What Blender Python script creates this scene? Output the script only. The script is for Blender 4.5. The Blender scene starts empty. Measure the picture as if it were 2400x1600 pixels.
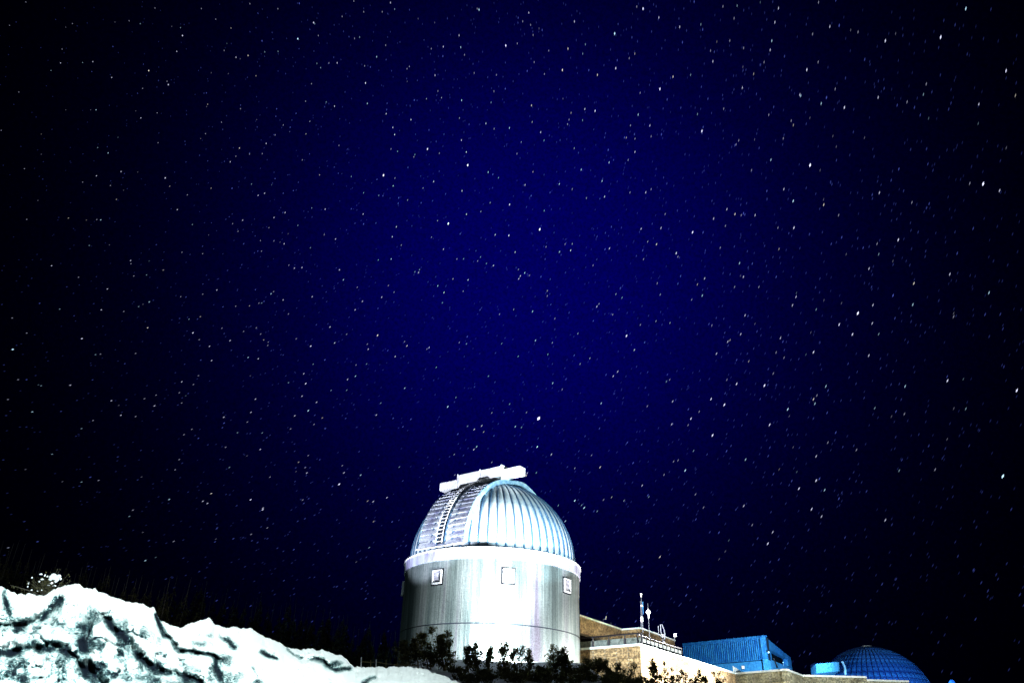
import bpy, math, random
import numpy as np
from mathutils import Matrix, Vector, noise

random.seed(7)
rng = np.random.RandomState(7)
scene = bpy.context.scene
COL = scene.collection
PI = math.pi
R_ = math.radians

# ------------------------------------------------------------------ camera
EYE = Vector((0.0, 0.0, 1.6))
F_PX, PITCH, ROLL = 1870.0, R_(28.45), R_(1.7)
cam_data = bpy.data.cameras.new("camera")
cam_data.sensor_fit = 'HORIZONTAL'
cam_data.sensor_width = 36.0
cam_data.lens = F_PX / 2400.0 * 36.0
cam_data.clip_start = 0.1
cam_data.clip_end = 6000.0
cam = bpy.data.objects.new("camera", cam_data)
CAM_M = Matrix.Rotation(PI / 2 + PITCH, 3, 'X') @ Matrix.Rotation(ROLL, 3, 'Z')
cam.matrix_world = Matrix.Translation(EYE) @ CAM_M.to_4x4()
COL.objects.link(cam)
scene.camera = cam

# ------------------------------------------------------------------ exposure
scene.view_settings.view_transform = 'Standard'
scene.view_settings.look = 'None'
scene.view_settings.exposure = 0.0
scene.view_settings.gamma = 1.0
scene.view_settings.use_curve_mapping = False
scene.render.engine = 'CYCLES'
scene.cycles.max_bounces = 5
scene.cycles.diffuse_bounces = 3
scene.cycles.use_denoising = True
scene.cycles.sample_clamp_indirect = 4.0


def ray(px, py):
    v = CAM_M @ Vector(((px - 1200.0) / F_PX, -(py - 800.0) / F_PX, -1.0))
    return v


def at_z(px, py, z):
    v = ray(px, py)
    return EYE + v * ((z - EYE.z) / v.z)


def at_y(px, py, y):
    v = ray(px, py)
    return EYE + v * (y / v.y)


# ------------------------------------------------------------------ night sky
world = bpy.data.worlds.new("World")
scene.world = world
world.use_nodes = True
wn, wl = world.node_tree.nodes, world.node_tree.links
wn.clear()
w_out = wn.new('ShaderNodeOutputWorld')
w_bg = wn.new('ShaderNodeBackground')
w_tc = wn.new('ShaderNodeTexCoord')
w_dot = wn.new('ShaderNodeVectorMath'); w_dot.operation = 'DISTANCE'
vignette_dir = ray(1250, 655).normalized()  # lens edge darkening put into the sky colour, centred here
w_dot.inputs[1].default_value = vignette_dir
w_nrm = wn.new('ShaderNodeVectorMath'); w_nrm.operation = 'NORMALIZE'
wl.new(w_tc.outputs['Generated'], w_nrm.inputs[0])
wl.new(w_nrm.outputs[0], w_dot.inputs[0])
w_ramp = wn.new('ShaderNodeValToRGB')
w_ramp.color_ramp.interpolation = 'B_SPLINE'
els = w_ramp.color_ramp.elements
stops = [(0.0, (0.0005, 0.0, 0.108)), (0.10, (0.0004, 0.0, 0.104)), (0.20, (0.0003, 0.0, 0.070)), (0.30, (0.0002, 0.0, 0.033)),
         (0.42, (0.0, 0.0, 0.0105)), (0.54, (0.0, 0.0, 0.0028)), (0.66, (0.0, 0.0, 0.0006)), (1.0, (0.0, 0.0, 0.0003))]
while len(els) < len(stops):
    els.new(0.5)
for e, (p, c) in zip(els, stops):
    e.position = p; e.color = (*c, 1)
wl.new(w_dot.outputs['Value'], w_ramp.inputs[0])
w_n = wn.new('ShaderNodeTexNoise'); w_n.inputs['Scale'].default_value = 260; w_n.inputs['Detail'].default_value = 4; w_n.inputs['Roughness'].default_value = .7
wl.new(w_nrm.outputs[0], w_n.inputs['Vector'])
w_mr = wn.new('ShaderNodeMapRange'); w_mr.inputs['From Min'].default_value = .3; w_mr.inputs['From Max'].default_value = .7
w_mr.inputs['To Min'].default_value = .62; w_mr.inputs['To Max'].default_value = 1.38
wl.new(w_n.outputs['Fac'], w_mr.inputs['Value'])
w_sc = wn.new('ShaderNodeVectorMath'); w_sc.operation = 'SCALE'
wl.new(w_ramp.outputs[0], w_sc.inputs[0]); wl.new(w_mr.outputs[0], w_sc.inputs['Scale'])
wl.new(w_sc.outputs[0], w_bg.inputs[0])
w_bg.inputs[1].default_value = 1.0
wl.new(w_bg.outputs[0], w_out.inputs[0])


# ------------------------------------------------------------------ lights
def spot(name, loc, target, power, color, cone, blend=0.6, radius=0.12):
    d = bpy.data.lights.new(name, 'SPOT')
    d.energy = power; d.color = color; d.spot_size = R_(cone); d.spot_blend = blend; d.shadow_soft_size = radius
    o = bpy.data.objects.new(name, d)
    o.location = loc
    o.rotation_euler = (Vector(target) - Vector(loc)).to_track_quat('-Z', 'Y').to_euler()
    COL.objects.link(o)
    return o


sun_d = bpy.data.lights.new("moon", 'SUN')
sun_d.energy = 0.18; sun_d.angle = R_(0.5); sun_d.color = (0.72, 0.85, 1.0)
sun = bpy.data.objects.new("moon", sun_d)
sun_dir = Vector((math.sin(R_(48)) * math.cos(R_(26)), -math.cos(R_(48)) * math.cos(R_(26)), math.sin(R_(26))))
sun.rotation_euler = (-sun_dir).to_track_quat('-Z', 'Y').to_euler()
COL.objects.link(sun)

# unseen floodlights standing on the snow behind the shrubs, aimed up at the tower and the walls
spot("unseen_tower_lamp", (0.5, 40.2, 6.95), (-0.2, 50.0, 12.4), 21000, (0.90, 0.98, 1.0), 120, 0.6)
spot("unseen_tower_lamp", (0.9, 39.6, 6.95), (0.1, 46.2, 12.4), 46000, (0.90, 0.98, 1.0), 58, 1.0)  # added unseen lamp, cone shaped to draw the bright column
spot("unseen_tower_lamp", (-9.5, 41.5, 5.6), (-3.4, 50.0, 9.6), 450, (0.62, 0.95, 0.92), 70, 0.6)  # added unseen fill for the tower's left flank
spot("dome_floodlight", (11.5, 31.0, 5.4), (0.6, 50.0, 17.2), 70000, (0.66, 0.91, 1.0), 22, 0.3)
spot("shutter_floodlight", (-16.5, 37.0, 5.0), (-2.8, 49.5, 17.2), 46000, (0.78, 0.84, 1.0), 25, 0.35)
spot("wall_floodlight", (11.4, 49.6, 6.3), (8.8, 51.6, 7.2), 11500, (1.0, 0.97, 0.90), 140, 0.4)
spot("wall_floodlight", (16.2, 56.2, 6.5), (13.2, 57.4, 7.4), 12500, (1.0, 0.97, 0.90), 150, 0.4)
spot("wall_floodlight", (22.8, 52.6, 6.1), (22.3, 60.0, 8.4), 6500, (1.0, 0.96, 0.86), 140, 0.4)
spot("terrace_floodlight", (8.3, 52.2, 8.9), (6.0, 55.2, 9.6), 620, (1.0, 0.86, 0.60), 150, 0.5)
spot("brick_floodlight", (7.0, 42.0, 5.2), (6.4, 51.0, 8.2), 2800, (1.0, 0.84, 0.50), 60, 0.7)
spot("yard_lamp", (3.5, -6.0, 7.5), (-4.3, 9.5, -1.9), 54000, (0.84, 1.0, 0.985), 56, 0.15, 0.12)
spot("planetarium_floodlight", (33.5, 66.0, 8.3), (35.5, 80.0, 10.5), 7500, (0.20, 0.55, 1.0), 90, 0.5)
spot("hall_floodlight", (24.3, 66.5, 8.6), (19.0, 78.0, 12.0), 14000, (0.32, 0.74, 1.0), 130, 0.5)


# ------------------------------------------------------------------ helpers
class MB:
    def __init__(self):
        self.v = []; self.f = []; self.smooth = False

    def add(self, verts, faces):
        b = len(self.v)
        self.v.extend([tuple(p) for p in verts])
        self.f.extend([tuple(i + b for i in f) for f in faces])

    def frame_box(self, c, ax, ay, az, sx, sy, sz):
        c = Vector(c); ax = Vector(ax) * sx / 2; ay = Vector(ay) * sy / 2; az = Vector(az) * sz / 2
        vs = [c + i * ax + j * ay + k * az for k in (-1, 1) for j in (-1, 1) for i in (-1, 1)]
        self.add(vs, [(0, 2, 3, 1), (4, 5, 7, 6), (0, 1, 5, 4), (2, 6, 7, 3), (0, 4, 6, 2), (1, 3, 7, 5)])

    def box(self, x0, x1, y0, y1, z0, z1):
        self.frame_box(((x0 + x1) / 2, (y0 + y1) / 2, (z0 + z1) / 2), (1, 0, 0), (0, 1, 0), (0, 0, 1), x1 - x0, y1 - y0, z1 - z0)

    def tube(self, pts, r, n=6, r1=None, cap=True):
        pts = [Vector(p) for p in pts]; m = len(pts); rings = []
        for i, p in enumerate(pts):
            t = (pts[min(i + 1, m - 1)] - pts[max(i - 1, 0)]).normalized()
            a = t.orthogonal().normalized() if abs(t.z) > 0.95 else t.cross(Vector((0, 0, 1))).normalized()
            b = t.cross(a)
            rr = r if r1 is None else r + (r1 - r) * i / max(m - 1, 1)
            rings.append([p + a * rr * math.cos(2 * PI * k / n) + b * rr * math.sin(2 * PI * k / n) for k in range(n)])
        fs = []
        for i in range(m - 1):
            for k in range(n):
                fs.append((i * n + k, i * n + (k + 1) % n, (i + 1) * n + (k + 1) % n, (i + 1) * n + k))
        if cap:
            fs.append(tuple(range(n - 1, -1, -1))); fs.append(tuple(range((m - 1) * n, m * n)))
        self.add([q for rg in rings for q in rg], fs)

    def wall(self, a, b, z0, z1, t=0.35, inward=None):
        """upright wall from plan point a to b; thickness t to the side of `inward`"""
        a = Vector((a[0], a[1])); b = Vector((b[0], b[1])); d = (b - a).normalized()
        n = Vector((-d.y, d.x))
        if inward is not None and n.dot(Vector((inward[0], inward[1])) - a) < 0:
            n = -n
        q = [a, b, b + n * t, a + n * t]
        self.prism([(p.x, p.y) for p in q], z0, z1)

    def prism(self, poly, z0, z1):
        n = len(poly)
        vs = [(x, y, z0) for x, y in poly] + [(x, y, z1) for x, y in poly]
        fs = [(i, (i + 1) % n, n + (i + 1) % n, n + i) for i in range(n)] + [tuple(range(n - 1, -1, -1)), tuple(range(n, 2 * n))]
        self.add(vs, fs)

    def build(self, name, mat, parent=None, offset=None, smooth=False):
        off = Vector(offset) if offset is not None else Vector((0, 0, 0))
        p = parent
        if offset is None:
            while p is not None:
                off = off + p.location; p = p.parent
        me = bpy.data.meshes.new(name)
        me.from_pydata([(x - off.x, y - off.y, z - off.z) for x, y, z in self.v], [], self.f)
        me.materials.append(mat)
        if smooth or self.smooth:
            me.polygons.foreach_set('use_smooth', [True] * len(me.polygons))
        me.update()
        o = bpy.data.objects.new(name, me)
        COL.objects.link(o)
        o.parent = parent
        return o


def fix_normals(o):
    import bmesh
    bm = bmesh.new(); bm.from_mesh(o.data)
    bmesh.ops.recalc_face_normals(bm, faces=bm.faces)
    bm.to_mesh(o.data); bm.free()
    return o


def bevel(o, w=0.02, seg=2):
    m = o.modifiers.new('bevel', 'BEVEL'); m.width = w; m.segments = seg; m.limit_method = 'ANGLE'
    return o


def tag(o, label=None, cat=None, group=None, kind=None):
    if label: o['label'] = label
    if cat: o['category'] = cat
    if group: o['group'] = group
    if kind: o['kind'] = kind
    return o


def empty(name, loc, label, cat, group=None):
    o = bpy.data.objects.new(name, None); o.location = loc; o.empty_display_size = 0.2
    COL.objects.link(o)
    return tag(o, label, cat, group)


# ------------------------------------------------------------------ materials
def mat(name, base, rough=0.7, metal=0.0, spec=0.3):
    m = bpy.data.materials.new(name); m.use_nodes = True
    b = m.node_tree.nodes['Principled BSDF']
    b.inputs['Base Color'].default_value = (*base, 1)
    b.inputs['Roughness'].default_value = rough
    b.inputs['Metallic'].default_value = metal
    b.inputs['Specular IOR Level'].default_value = spec
    return m


def noise_mix(m, stops, scale=(4, 4, 4), detail=6, rough=0.6, bump=0.0, bump_scale=None, coord='Object', distortion=0.0):
    nt = m.node_tree; N, L = nt.nodes, nt.links; b = N['Principled BSDF']
    tc = N.new('ShaderNodeTexCoord'); mp = N.new('ShaderNodeMapping')
    mp.inputs['Scale'].default_value = scale
    L.new(tc.outputs[coord], mp.inputs[0])
    n = N.new('ShaderNodeTexNoise'); n.inputs['Scale'].default_value = 1; n.inputs['Detail'].default_value = detail
    n.inputs['Roughness'].default_value = rough; n.inputs['Distortion'].default_value = distortion
    L.new(mp.outputs[0], n.inputs['Vector'])
    r = N.new('ShaderNodeValToRGB'); e = r.color_ramp.elements
    while len(e) < len(stops): e.new(0.5)
    for el, (p, c) in zip(e, stops):
        el.position = p; el.color = (*c, 1)
    L.new(n.outputs['Fac'], r.inputs[0])
    L.new(r.outputs[0], b.inputs['Base Color'])
    if bump:
        bp = N.new('ShaderNodeBump'); bp.inputs['Strength'].default_value = bump; bp.inputs['Distance'].default_value = 0.02
        n2 = N.new('ShaderNodeTexNoise'); n2.inputs['Scale'].default_value = bump_scale or 20; n2.inputs['Detail'].default_value = 6
        L.new(tc.outputs[coord], n2.inputs['Vector']); L.new(n2.outputs['Fac'], bp.inputs['Height'])
        L.new(bp.outputs[0], b.inputs['Normal'])
    return r, n


def multiply_noise(m, scale, lo=0.4, hi=1.0, p0=0.4, p1=0.6, detail=3, tint=None):
    """multiply whatever feeds Base Color by a second, finer noise (grain, stains)"""
    nt = m.node_tree; N, L = nt.nodes, nt.links; b = N['Principled BSDF']
    src = b.inputs['Base Color'].links[0].from_socket
    tc = N.new('ShaderNodeTexCoord'); mp = N.new('ShaderNodeMapping'); mp.inputs['Scale'].default_value = scale
    L.new(tc.outputs['Object'], mp.inputs[0])
    n = N.new('ShaderNodeTexNoise'); n.inputs['Scale'].default_value = 1; n.inputs['Detail'].default_value = detail
    L.new(mp.outputs[0], n.inputs['Vector'])
    r = N.new('ShaderNodeValToRGB'); e = r.color_ramp.elements
    t = tint or (1, 1, 1)
    e[0].position = p0; e[0].color = (lo * t[0], lo * t[1], lo * t[2], 1)
    e[1].position = p1; e[1].color = (hi, hi, hi, 1)
    L.new(n.outputs['Fac'], r.inputs[0])
    mx = N.new('ShaderNodeMix'); mx.data_type = 'RGBA'; mx.blend_type = 'MULTIPLY'; mx.inputs['Factor'].default_value = 1
    L.new(src, mx.inputs[6]); L.new(r.outputs[0], mx.inputs[7])
    L.new(mx.outputs[2], b.inputs['Base Color'])


M = {}
M['cladding'] = mat('weathered_wall_cladding', (.5, .5, .5), .41, 0.86)
noise_mix(M['cladding'], [(.30, (.13, .16, .16)), (.44, (.28, .35, .35)), (.56, (.44, .50, .50)), (.70, (.33, .30, .38))], (1.3, 1.3, .07), 5, .55)
multiply_noise(M['cladding'], (14, 14, .25), .72, 1.0, .40, .6, 4, (.95, .97, 1.0))
multiply_noise(M['cladding'], (26, 26, 26), .62, 1.0, .42, .56, 2)
M['dome'] = mat('aluminium_dome_panel', (.6, .65, .7), .42, .35, .5)
noise_mix(M['dome'], [(.3, (.30, .42, .50)), (.46, (.62, .70, .75)), (.7, (.80, .83, .85))], (1.6, 1.6, .5), 8, .6)
multiply_noise(M['dome'], (30, 30, 6), .6, 1.0, .36, .55, 4)
M['cheek'] = mat('shutter_cheek_sheet', (.3, .45, .55), .5, .2)
noise_mix(M['cheek'], [(.3, (.05, .12, .26)), (.48, (.20, .34, .44)), (.68, (.42, .58, .66))], (1.5, 1.5, 1.5), 8, .7)
M['rib'] = mat('dome_rib', (.22, .33, .4), .5, .3)
noise_mix(M['rib'], [(.3, (.012, .04, .10)), (.6, (.06, .13, .22))], (5, 5, 2), 5)
M['slat'] = mat('shutter_slat', (.5, .5, .6), .5, .25)
noise_mix(M['slat'], [(.3, (.13, .13, .28)), (.44, (.36, .38, .50)), (.56, (.62, .66, .72)), (.72, (.40, .34, .55))], (1.1, 1.1, 2.2), 8, .65)
multiply_noise(M['slat'], (32, 32, 32), .45, 1.0, .42, .56, 2)
M['skirt'] = mat('dome_skirt', (.6, .6, .65), .5, .2)
noise_mix(M['skirt'], [(.3, (.11, .09, .22)), (.5, (.30, .31, .40)), (.7, (.46, .50, .54))], (1.4, 1.4, .4), 6, .6)
M['white'] = mat('white_painted_steel', (.8, .8, .8), .5)
M['lens'] = mat('lit_lens', (.9, .9, .9), .3)
M['lens'].node_tree.nodes['Principled BSDF'].inputs['Emission Color'].default_value = (.85, .95, 1, 1)
M['lens'].node_tree.nodes['Principled BSDF'].inputs['Emission Strength'].default_value = 1.3
noise_mix(M['white'], [(.3, (.55, .56, .58)), (.5, (.8, .8, .81))], (3, 3, 3), 8, .6)
M['pane'] = mat('window_board', (.55, .55, .6), .5)
noise_mix(M['pane'], [(.35, (.10, .09, .14)), (.6, (.30, .30, .34))], (3, 3, 9), 5)
M['dark'] = mat('dark_steel', (.02, .025, .04), .6, .4)
M['rail'] = mat('black_railing', (.012, .013, .02), .5, .2)
M['pale_metal'] = mat('galvanised_pole', (.14, .16, .21), .45, .4)
M['concrete'] = mat('concrete_band', (.3, .34, .36), .8)
noise_mix(M['concrete'], [(.35, (.05, .07, .08)), (.65, (.22, .26, .27))], (5, 5, 5), 8, .75, .3, 30)
M['coping'] = mat('metal_coping', (.65, .8, .85), .45, .2)
noise_mix(M['coping'], [(.35, (.42, .58, .62)), (.6, (.72, .80, .82))], (3, 3, 3), 6, .6)
M['infill'] = mat('grey_infill', (.08, .10, .10), .8)
noise_mix(M['infill'], [(.35, (.02, .03, .03)), (.65, (.14, .17, .17))], (6, 6, 6), 8, .75)
M['recess_shade'] = mat('recess_wall', (.006, .006, .008), .95, 0, 0.0)  # near-black: shade of the recesses put into the colour
M['frame'] = mat('window_frame', (.34, .35, .38), .6)


def brick_mat(name, c1, c2, mortar):
    m = mat(name, c1, .9)
    nt = m.node_tree; N, L = nt.nodes, nt.links; b = N['Principled BSDF']
    tc = N.new('ShaderNodeTexCoord'); sep = N.new('ShaderNodeSeparateXYZ'); add = N.new('ShaderNodeMath')
    comb = N.new('ShaderNodeCombineXYZ'); add.operation = 'ADD'
    L.new(tc.outputs['Object'], sep.inputs[0]); L.new(sep.outputs[0], add.inputs[0]); L.new(sep.outputs[1], add.inputs[1])
    L.new(add.outputs[0], comb.inputs[0]); L.new(sep.outputs[2], comb.inputs[1])
    br = N.new('ShaderNodeTexBrick'); br.inputs['Scale'].default_value = 1.0
    br.inputs['Brick Width'].default_value = .24; br.inputs['Row Height'].default_value = .085
    br.inputs['Mortar Size'].default_value = .008; br.inputs['Bias'].default_value = -.1
    br.inputs['Color1'].default_value = (*c1, 1); br.inputs['Color2'].default_value = (*c2, 1); br.inputs['Mortar'].default_value = (*mortar, 1)
    L.new(comb.outputs[0], br.inputs['Vector'])
    L.new(br.outputs['Color'], b.inputs['Base Color'])
    multiply_noise(m, (9, 9, 9), .35, 1.0, .4, .6, 6)
    multiply_noise(m, (1.3, 1.3, 2.6), .55, 1.0, .35, .62, 6, (1.0, .95, .9))
    return m


M['brick'] = brick_mat('buff_brick', (.42, .30, .15), (.17, .115, .055), (.30, .26, .19))
M['brick_grey'] = brick_mat('mottled_grey_brick', (.36, .37, .24), (.10, .13, .10), (.30, .30, .27))
M['blue_lit_metal'] = mat('blue_lit_ribbed_metal', (.05, .25, .6), .5, .2)  # blue light on the hall put into the cladding colour
noise_mix(M['blue_lit_metal'], [(.32, (.012, .09, .40)), (.5, (.05, .28, .66)), (.68, (.16, .50, .78))], (5, 5, 1.0), 8, .7)
multiply_noise(M['blue_lit_metal'], (22, 22, 22), .35, 1.0, .42, .56, 2)
M['blue_lit_plinth'] = mat('blue_lit_grey_plinth', (.05, .25, .5), .8)  # plinth colour carries the same painted blue light
noise_mix(M['blue_lit_plinth'], [(.35, (.02, .12, .36)), (.65, (.12, .40, .62))], (7, 7, 7), 8, .75)
M['blue_lit_panel'] = mat('planetarium_panel', (.04, .16, .5), .45, .2)  # blue light on the small dome painted into its panels
noise_mix(M['blue_lit_panel'], [(.35, (.012, .06, .32)), (.6, (.05, .24, .62))], (3, 3, 3), 8, .7)
multiply_noise(M['blue_lit_panel'], (16, 16, 16), .4, 1.0, .42, .56, 2)
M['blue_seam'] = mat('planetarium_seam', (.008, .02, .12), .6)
M['bark'] = mat('dark_bark', (.05, .042, .03), .9)
noise_mix(M['bark'], [(.35, (.015, .013, .010)), (.65, (.05, .045, .035))], (12, 12, 3), 6)
M['twig'] = mat('pale_twig', (.16, .12, .05), .85)
M['needle'] = mat('dark_needles', (.045, .05, .02), .8)


def leaf_mat(name, stops):
    m = mat(name, (.05, .06, .02), .7)
    nt = m.node_tree; N, L = nt.nodes, nt.links; b = N['Principled BSDF']
    gi = N.new('ShaderNodeNewGeometry'); r = N.new('ShaderNodeValToRGB'); e = r.color_ramp.elements
    while len(e) < len(stops): e.new(0.5)
    for el, (p, c) in zip(e, stops):
        el.position = p; el.color = (*c, 1)
    L.new(gi.outputs['Random Per Island'], r.inputs[0]); L.new(r.outputs[0], b.inputs['Base Color'])
    tr = N.new('ShaderNodeBsdfTranslucent'); mx = N.new('ShaderNodeMixShader'); mx.inputs[0].default_value = .45
    L.new(r.outputs[0], tr.inputs[0]); L.new(b.outputs[0], mx.inputs[1]); L.new(tr.outputs[0], mx.inputs[2])
    L.new(mx.outputs[0], N['Material Output'].inputs[0])
    return m


M['leaf'] = leaf_mat('cedar_leaf', [(0, (.04, .045, .014)), (.5, (.07, .07, .02)), (.85, (.12, .11, .04)), (1, (.16, .15, .08))])
M['forest'] = leaf_mat('forest_needles', [(0, (.03, .032, .012)), (.8, (.045, .042, .015)), (1, (.09, .08, .03))])

# snow, dirty folds and painted hollow shade driven by a mesh attribute
m = M['snow'] = mat('dirty_shaded_snow', (.85, .87, .87), .8, 0, .02)
nt = m.node_tree; N, L = nt.nodes, nt.links; b = N['Principled BSDF']
at = N.new('ShaderNodeAttribute'); at.attribute_name = 'dirt_shade'
tc = N.new('ShaderNodeTexCoord')
n1 = N.new('ShaderNodeTexNoise'); n1.inputs['Scale'].default_value = 34; n1.inputs['Detail'].default_value = 9; n1.inputs['Roughness'].default_value = .72
L.new(tc.outputs['Object'], n1.inputs['Vector'])
n1b = N.new('ShaderNodeTexNoise'); n1b.inputs['Scale'].default_value = 110; n1b.inputs['Detail'].default_value = 6; n1b.inputs['Roughness'].default_value = .7
L.new(tc.outputs['Object'], n1b.inputs['Vector'])


def mth(op, a, b=None):
    q = N.new('ShaderNodeMath'); q.operation = op
    for i, x in enumerate((a, b)):
        if x is None: continue
        if isinstance(x, (int, float)): q.inputs[i].default_value = x
        else: L.new(x, q.inputs[i])
    return q.outputs[0]


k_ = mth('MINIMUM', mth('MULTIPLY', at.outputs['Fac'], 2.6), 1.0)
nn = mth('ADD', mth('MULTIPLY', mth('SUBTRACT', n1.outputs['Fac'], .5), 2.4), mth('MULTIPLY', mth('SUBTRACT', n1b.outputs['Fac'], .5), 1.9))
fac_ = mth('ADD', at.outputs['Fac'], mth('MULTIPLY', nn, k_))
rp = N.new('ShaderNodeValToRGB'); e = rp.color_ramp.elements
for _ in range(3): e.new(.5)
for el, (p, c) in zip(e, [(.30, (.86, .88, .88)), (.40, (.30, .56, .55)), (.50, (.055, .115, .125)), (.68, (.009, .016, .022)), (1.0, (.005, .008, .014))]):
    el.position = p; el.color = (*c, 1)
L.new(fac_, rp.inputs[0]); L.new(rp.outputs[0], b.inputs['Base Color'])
bp = N.new('ShaderNodeBump'); bp.inputs['Strength'].default_value = 1.0; bp.inputs['Distance'].default_value = .05
n2 = N.new('ShaderNodeTexNoise'); n2.inputs['Scale'].default_value = 9; n2.inputs['Detail'].default_value = 9; n2.inputs['Roughness'].default_value = .65
L.new(tc.outputs['Object'], n2.inputs['Vector']); L.new(n2.outputs['Fac'], bp.inputs['Height']); L.new(bp.outputs[0], b.inputs['Normal'])
M['clean_snow'] = mat('field_snow', (.8, .82, .85), .7)
noise_mix(M['clean_snow'], [(.35, (.55, .58, .62)), (.6, (.82, .84, .86))], (1.2, 1.2, 1.2), 8, .6, .5, 4)

# ------------------------------------------------------------------ ground
def ground_z(x, y):
    t = min(max((y - 10) / 32.0, 0), 1)
    plateau = 6.5 - 1.9 * min(max((x - 4.2) / 2.5, 0), 1) - 2.7 * min(max((-x - 4.6) / 2.5, 0), 1)
    return t * plateau + (.10 * noise.noise(Vector((x * .5, y * .5, 3))) if y > 4 else 0)


g = MB()
xs = [-3000, -1200, -500, -200] + [i for i in range(-110, 112, 2)] + [200, 500, 1200, 3000]
ys = [-3000, -1000, -300, -100, -40] + [i for i in range(-20, 112, 2)] + [200, 500, 1200, 3500]
idx = {}
vs = []
for j, y in enumerate(ys):
    for i, x in enumerate(xs):
        vs.append((x, y, ground_z(x, y)))
nx = len(xs)
g.add(vs, [(j * nx + i, j * nx + i + 1, (j + 1) * nx + i + 1, (j + 1) * nx + i) for j in range(len(ys) - 1) for i in range(nx - 1)])
tag(g.build('ground', M['clean_snow'], None, (0, 0, 0), True), kind='structure')

# ------------------------------------------------------------------ observatory tower
TC = Vector((51.63 * math.sin(R_(-.90)), 51.63 * math.cos(R_(-.90))))
RW = 5.5
Z_BAND = EYE.z + 10.85
Z_SEAM = EYE.z + 7.30
Z_BASE = 3.9
BAND_H = 0.60
RD = 5.22


def T(phi, r, z):
    a = R_(phi)
    return Vector((TC.x + r * math.sin(a), TC.y - r * math.cos(a), z))


obs = empty('observatory', (TC.x, TC.y, Z_BASE), 'round white observatory tower with ribbed dome, floodlit behind the cedar shrubs', 'observatory')


def curved_panel(a0, a1, z0, z1, r, t=0.05, step=0.8, amp=0.0035):
    mb = MB(); n = max(int(round((a1 - a0) / step)) * 2, 4)
    vs = []
    for k in range(n + 1):
        a = a0 + (a1 - a0) * k / n
        ro = r + (amp if k % 2 else -amp)
        vs += [T(a, ro, z0), T(a, ro, z1), T(a, r - t, z1), T(a, r - t, z0)]
    fs = []
    for k in range(n):
        i = 4 * k; j = i + 4
        fs += [(i, j, j + 1, i + 1), (i + 1, j + 1, j + 2, i + 2), (i + 2, j + 2, j + 3, i + 3), (i + 3, j + 3, j, i)]
    fs += [(0, 1, 2, 3), (4 * n + 3, 4 * n + 2, 4 * n + 1, 4 * n)]
    mb.add(vs, fs)
    return mb


# core behind the cladding joints
core = MB()
nseg = 96
core.add([T(360 * k / nseg, RW - .07, z) for z in (Z_BASE, Z_BAND + .3) for k in range(nseg)],
         [(k, (k + 1) % nseg, nseg + (k + 1) % nseg, nseg + k) for k in range(nseg)])
core.build('core_wall', M['dark'], obs)
NP = 12
for tier, (z0, z1) in enumerate(((Z_BASE - .4, Z_SEAM - .035), (Z_SEAM + .035, Z_BAND + .02))):
    for k in range(NP):
        a0 = -197 + 30 * k + (13 if tier == 0 else 0)
        curved_panel(a0 + .06, a0 + 29.94, z0, z1, RW).build('wall_panel', M['cladding'], obs)

# skirt ring, its lip and the dark roller gap
def ring(name, r0, r1, z0, z1, m, n=144, parent=obs, top_r=None):
    mb = MB(); tr = top_r if top_r is not None else r1
    prof = [(r0, z0), (r1, z0), (tr, z1), (r0, z1)]
    vs = [T(360 * k / n, r, z) for k in range(n) for r, z in prof]
    fs = [(4 * k + i, 4 * k + (i + 1) % 4, 4 * ((k + 1) % n) + (i + 1) % 4, 4 * ((k + 1) % n) + i) for k in range(n) for i in range(4)]
    mb.add(vs, fs)
    return fix_normals(mb.build(name, m, parent))


for k in range(18):     # the skirt is made of sheets butted end to end
    mb = MB(); a0 = -180 + 20 * k + .05; n = 12; prof = [(RW - .05, Z_BAND), (RW + .07, Z_BAND), (RW + .06, Z_BAND + BAND_H), (RW - .05, Z_BAND + BAND_H)]
    vs = [T(a0 + 19.9 * i / n, r, z) for i in range(n + 1) for r, z in prof]
    fs = [(4 * i + q, 4 * i + (q + 1) % 4, 4 * i + 4 + (q + 1) % 4, 4 * i + 4 + q) for i in range(n) for q in range(4)] + [(0, 1, 2, 3), (4 * n + 3, 4 * n + 2, 4 * n + 1, 4 * n)]
    mb.add(vs, fs)
    fix_normals(mb.build('skirt_sheet', M['skirt'], obs))
ring('skirt_lip', RW + .03, RW + .11, Z_BAND + BAND_H - .03, Z_BAND + BAND_H + .03, M['white'])
ring('roller_gap', RD - .3, RD + .02, Z_BAND + BAND_H - .1, Z_BAND + BAND_H + .13, M['dark'])
ring('dome_base_ring', RD - .1, RD + .10, Z_BAND + BAND_H + .13, Z_BAND + BAND_H + .18, M['rib'])
for k in range(72):
    mb = MB(); a = 5 * k
    rad = (T(a, 1, 0) - T(a, 0, 0)); tan = Vector((-rad.y, rad.x, 0))
    mb.frame_box(T(a, RD + .10, Z_BAND + BAND_H + .09), rad, tan, (0, 0, 1), .14, .2, .12)
    mb.build('roller_bracket', M['rib'], obs)

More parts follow.
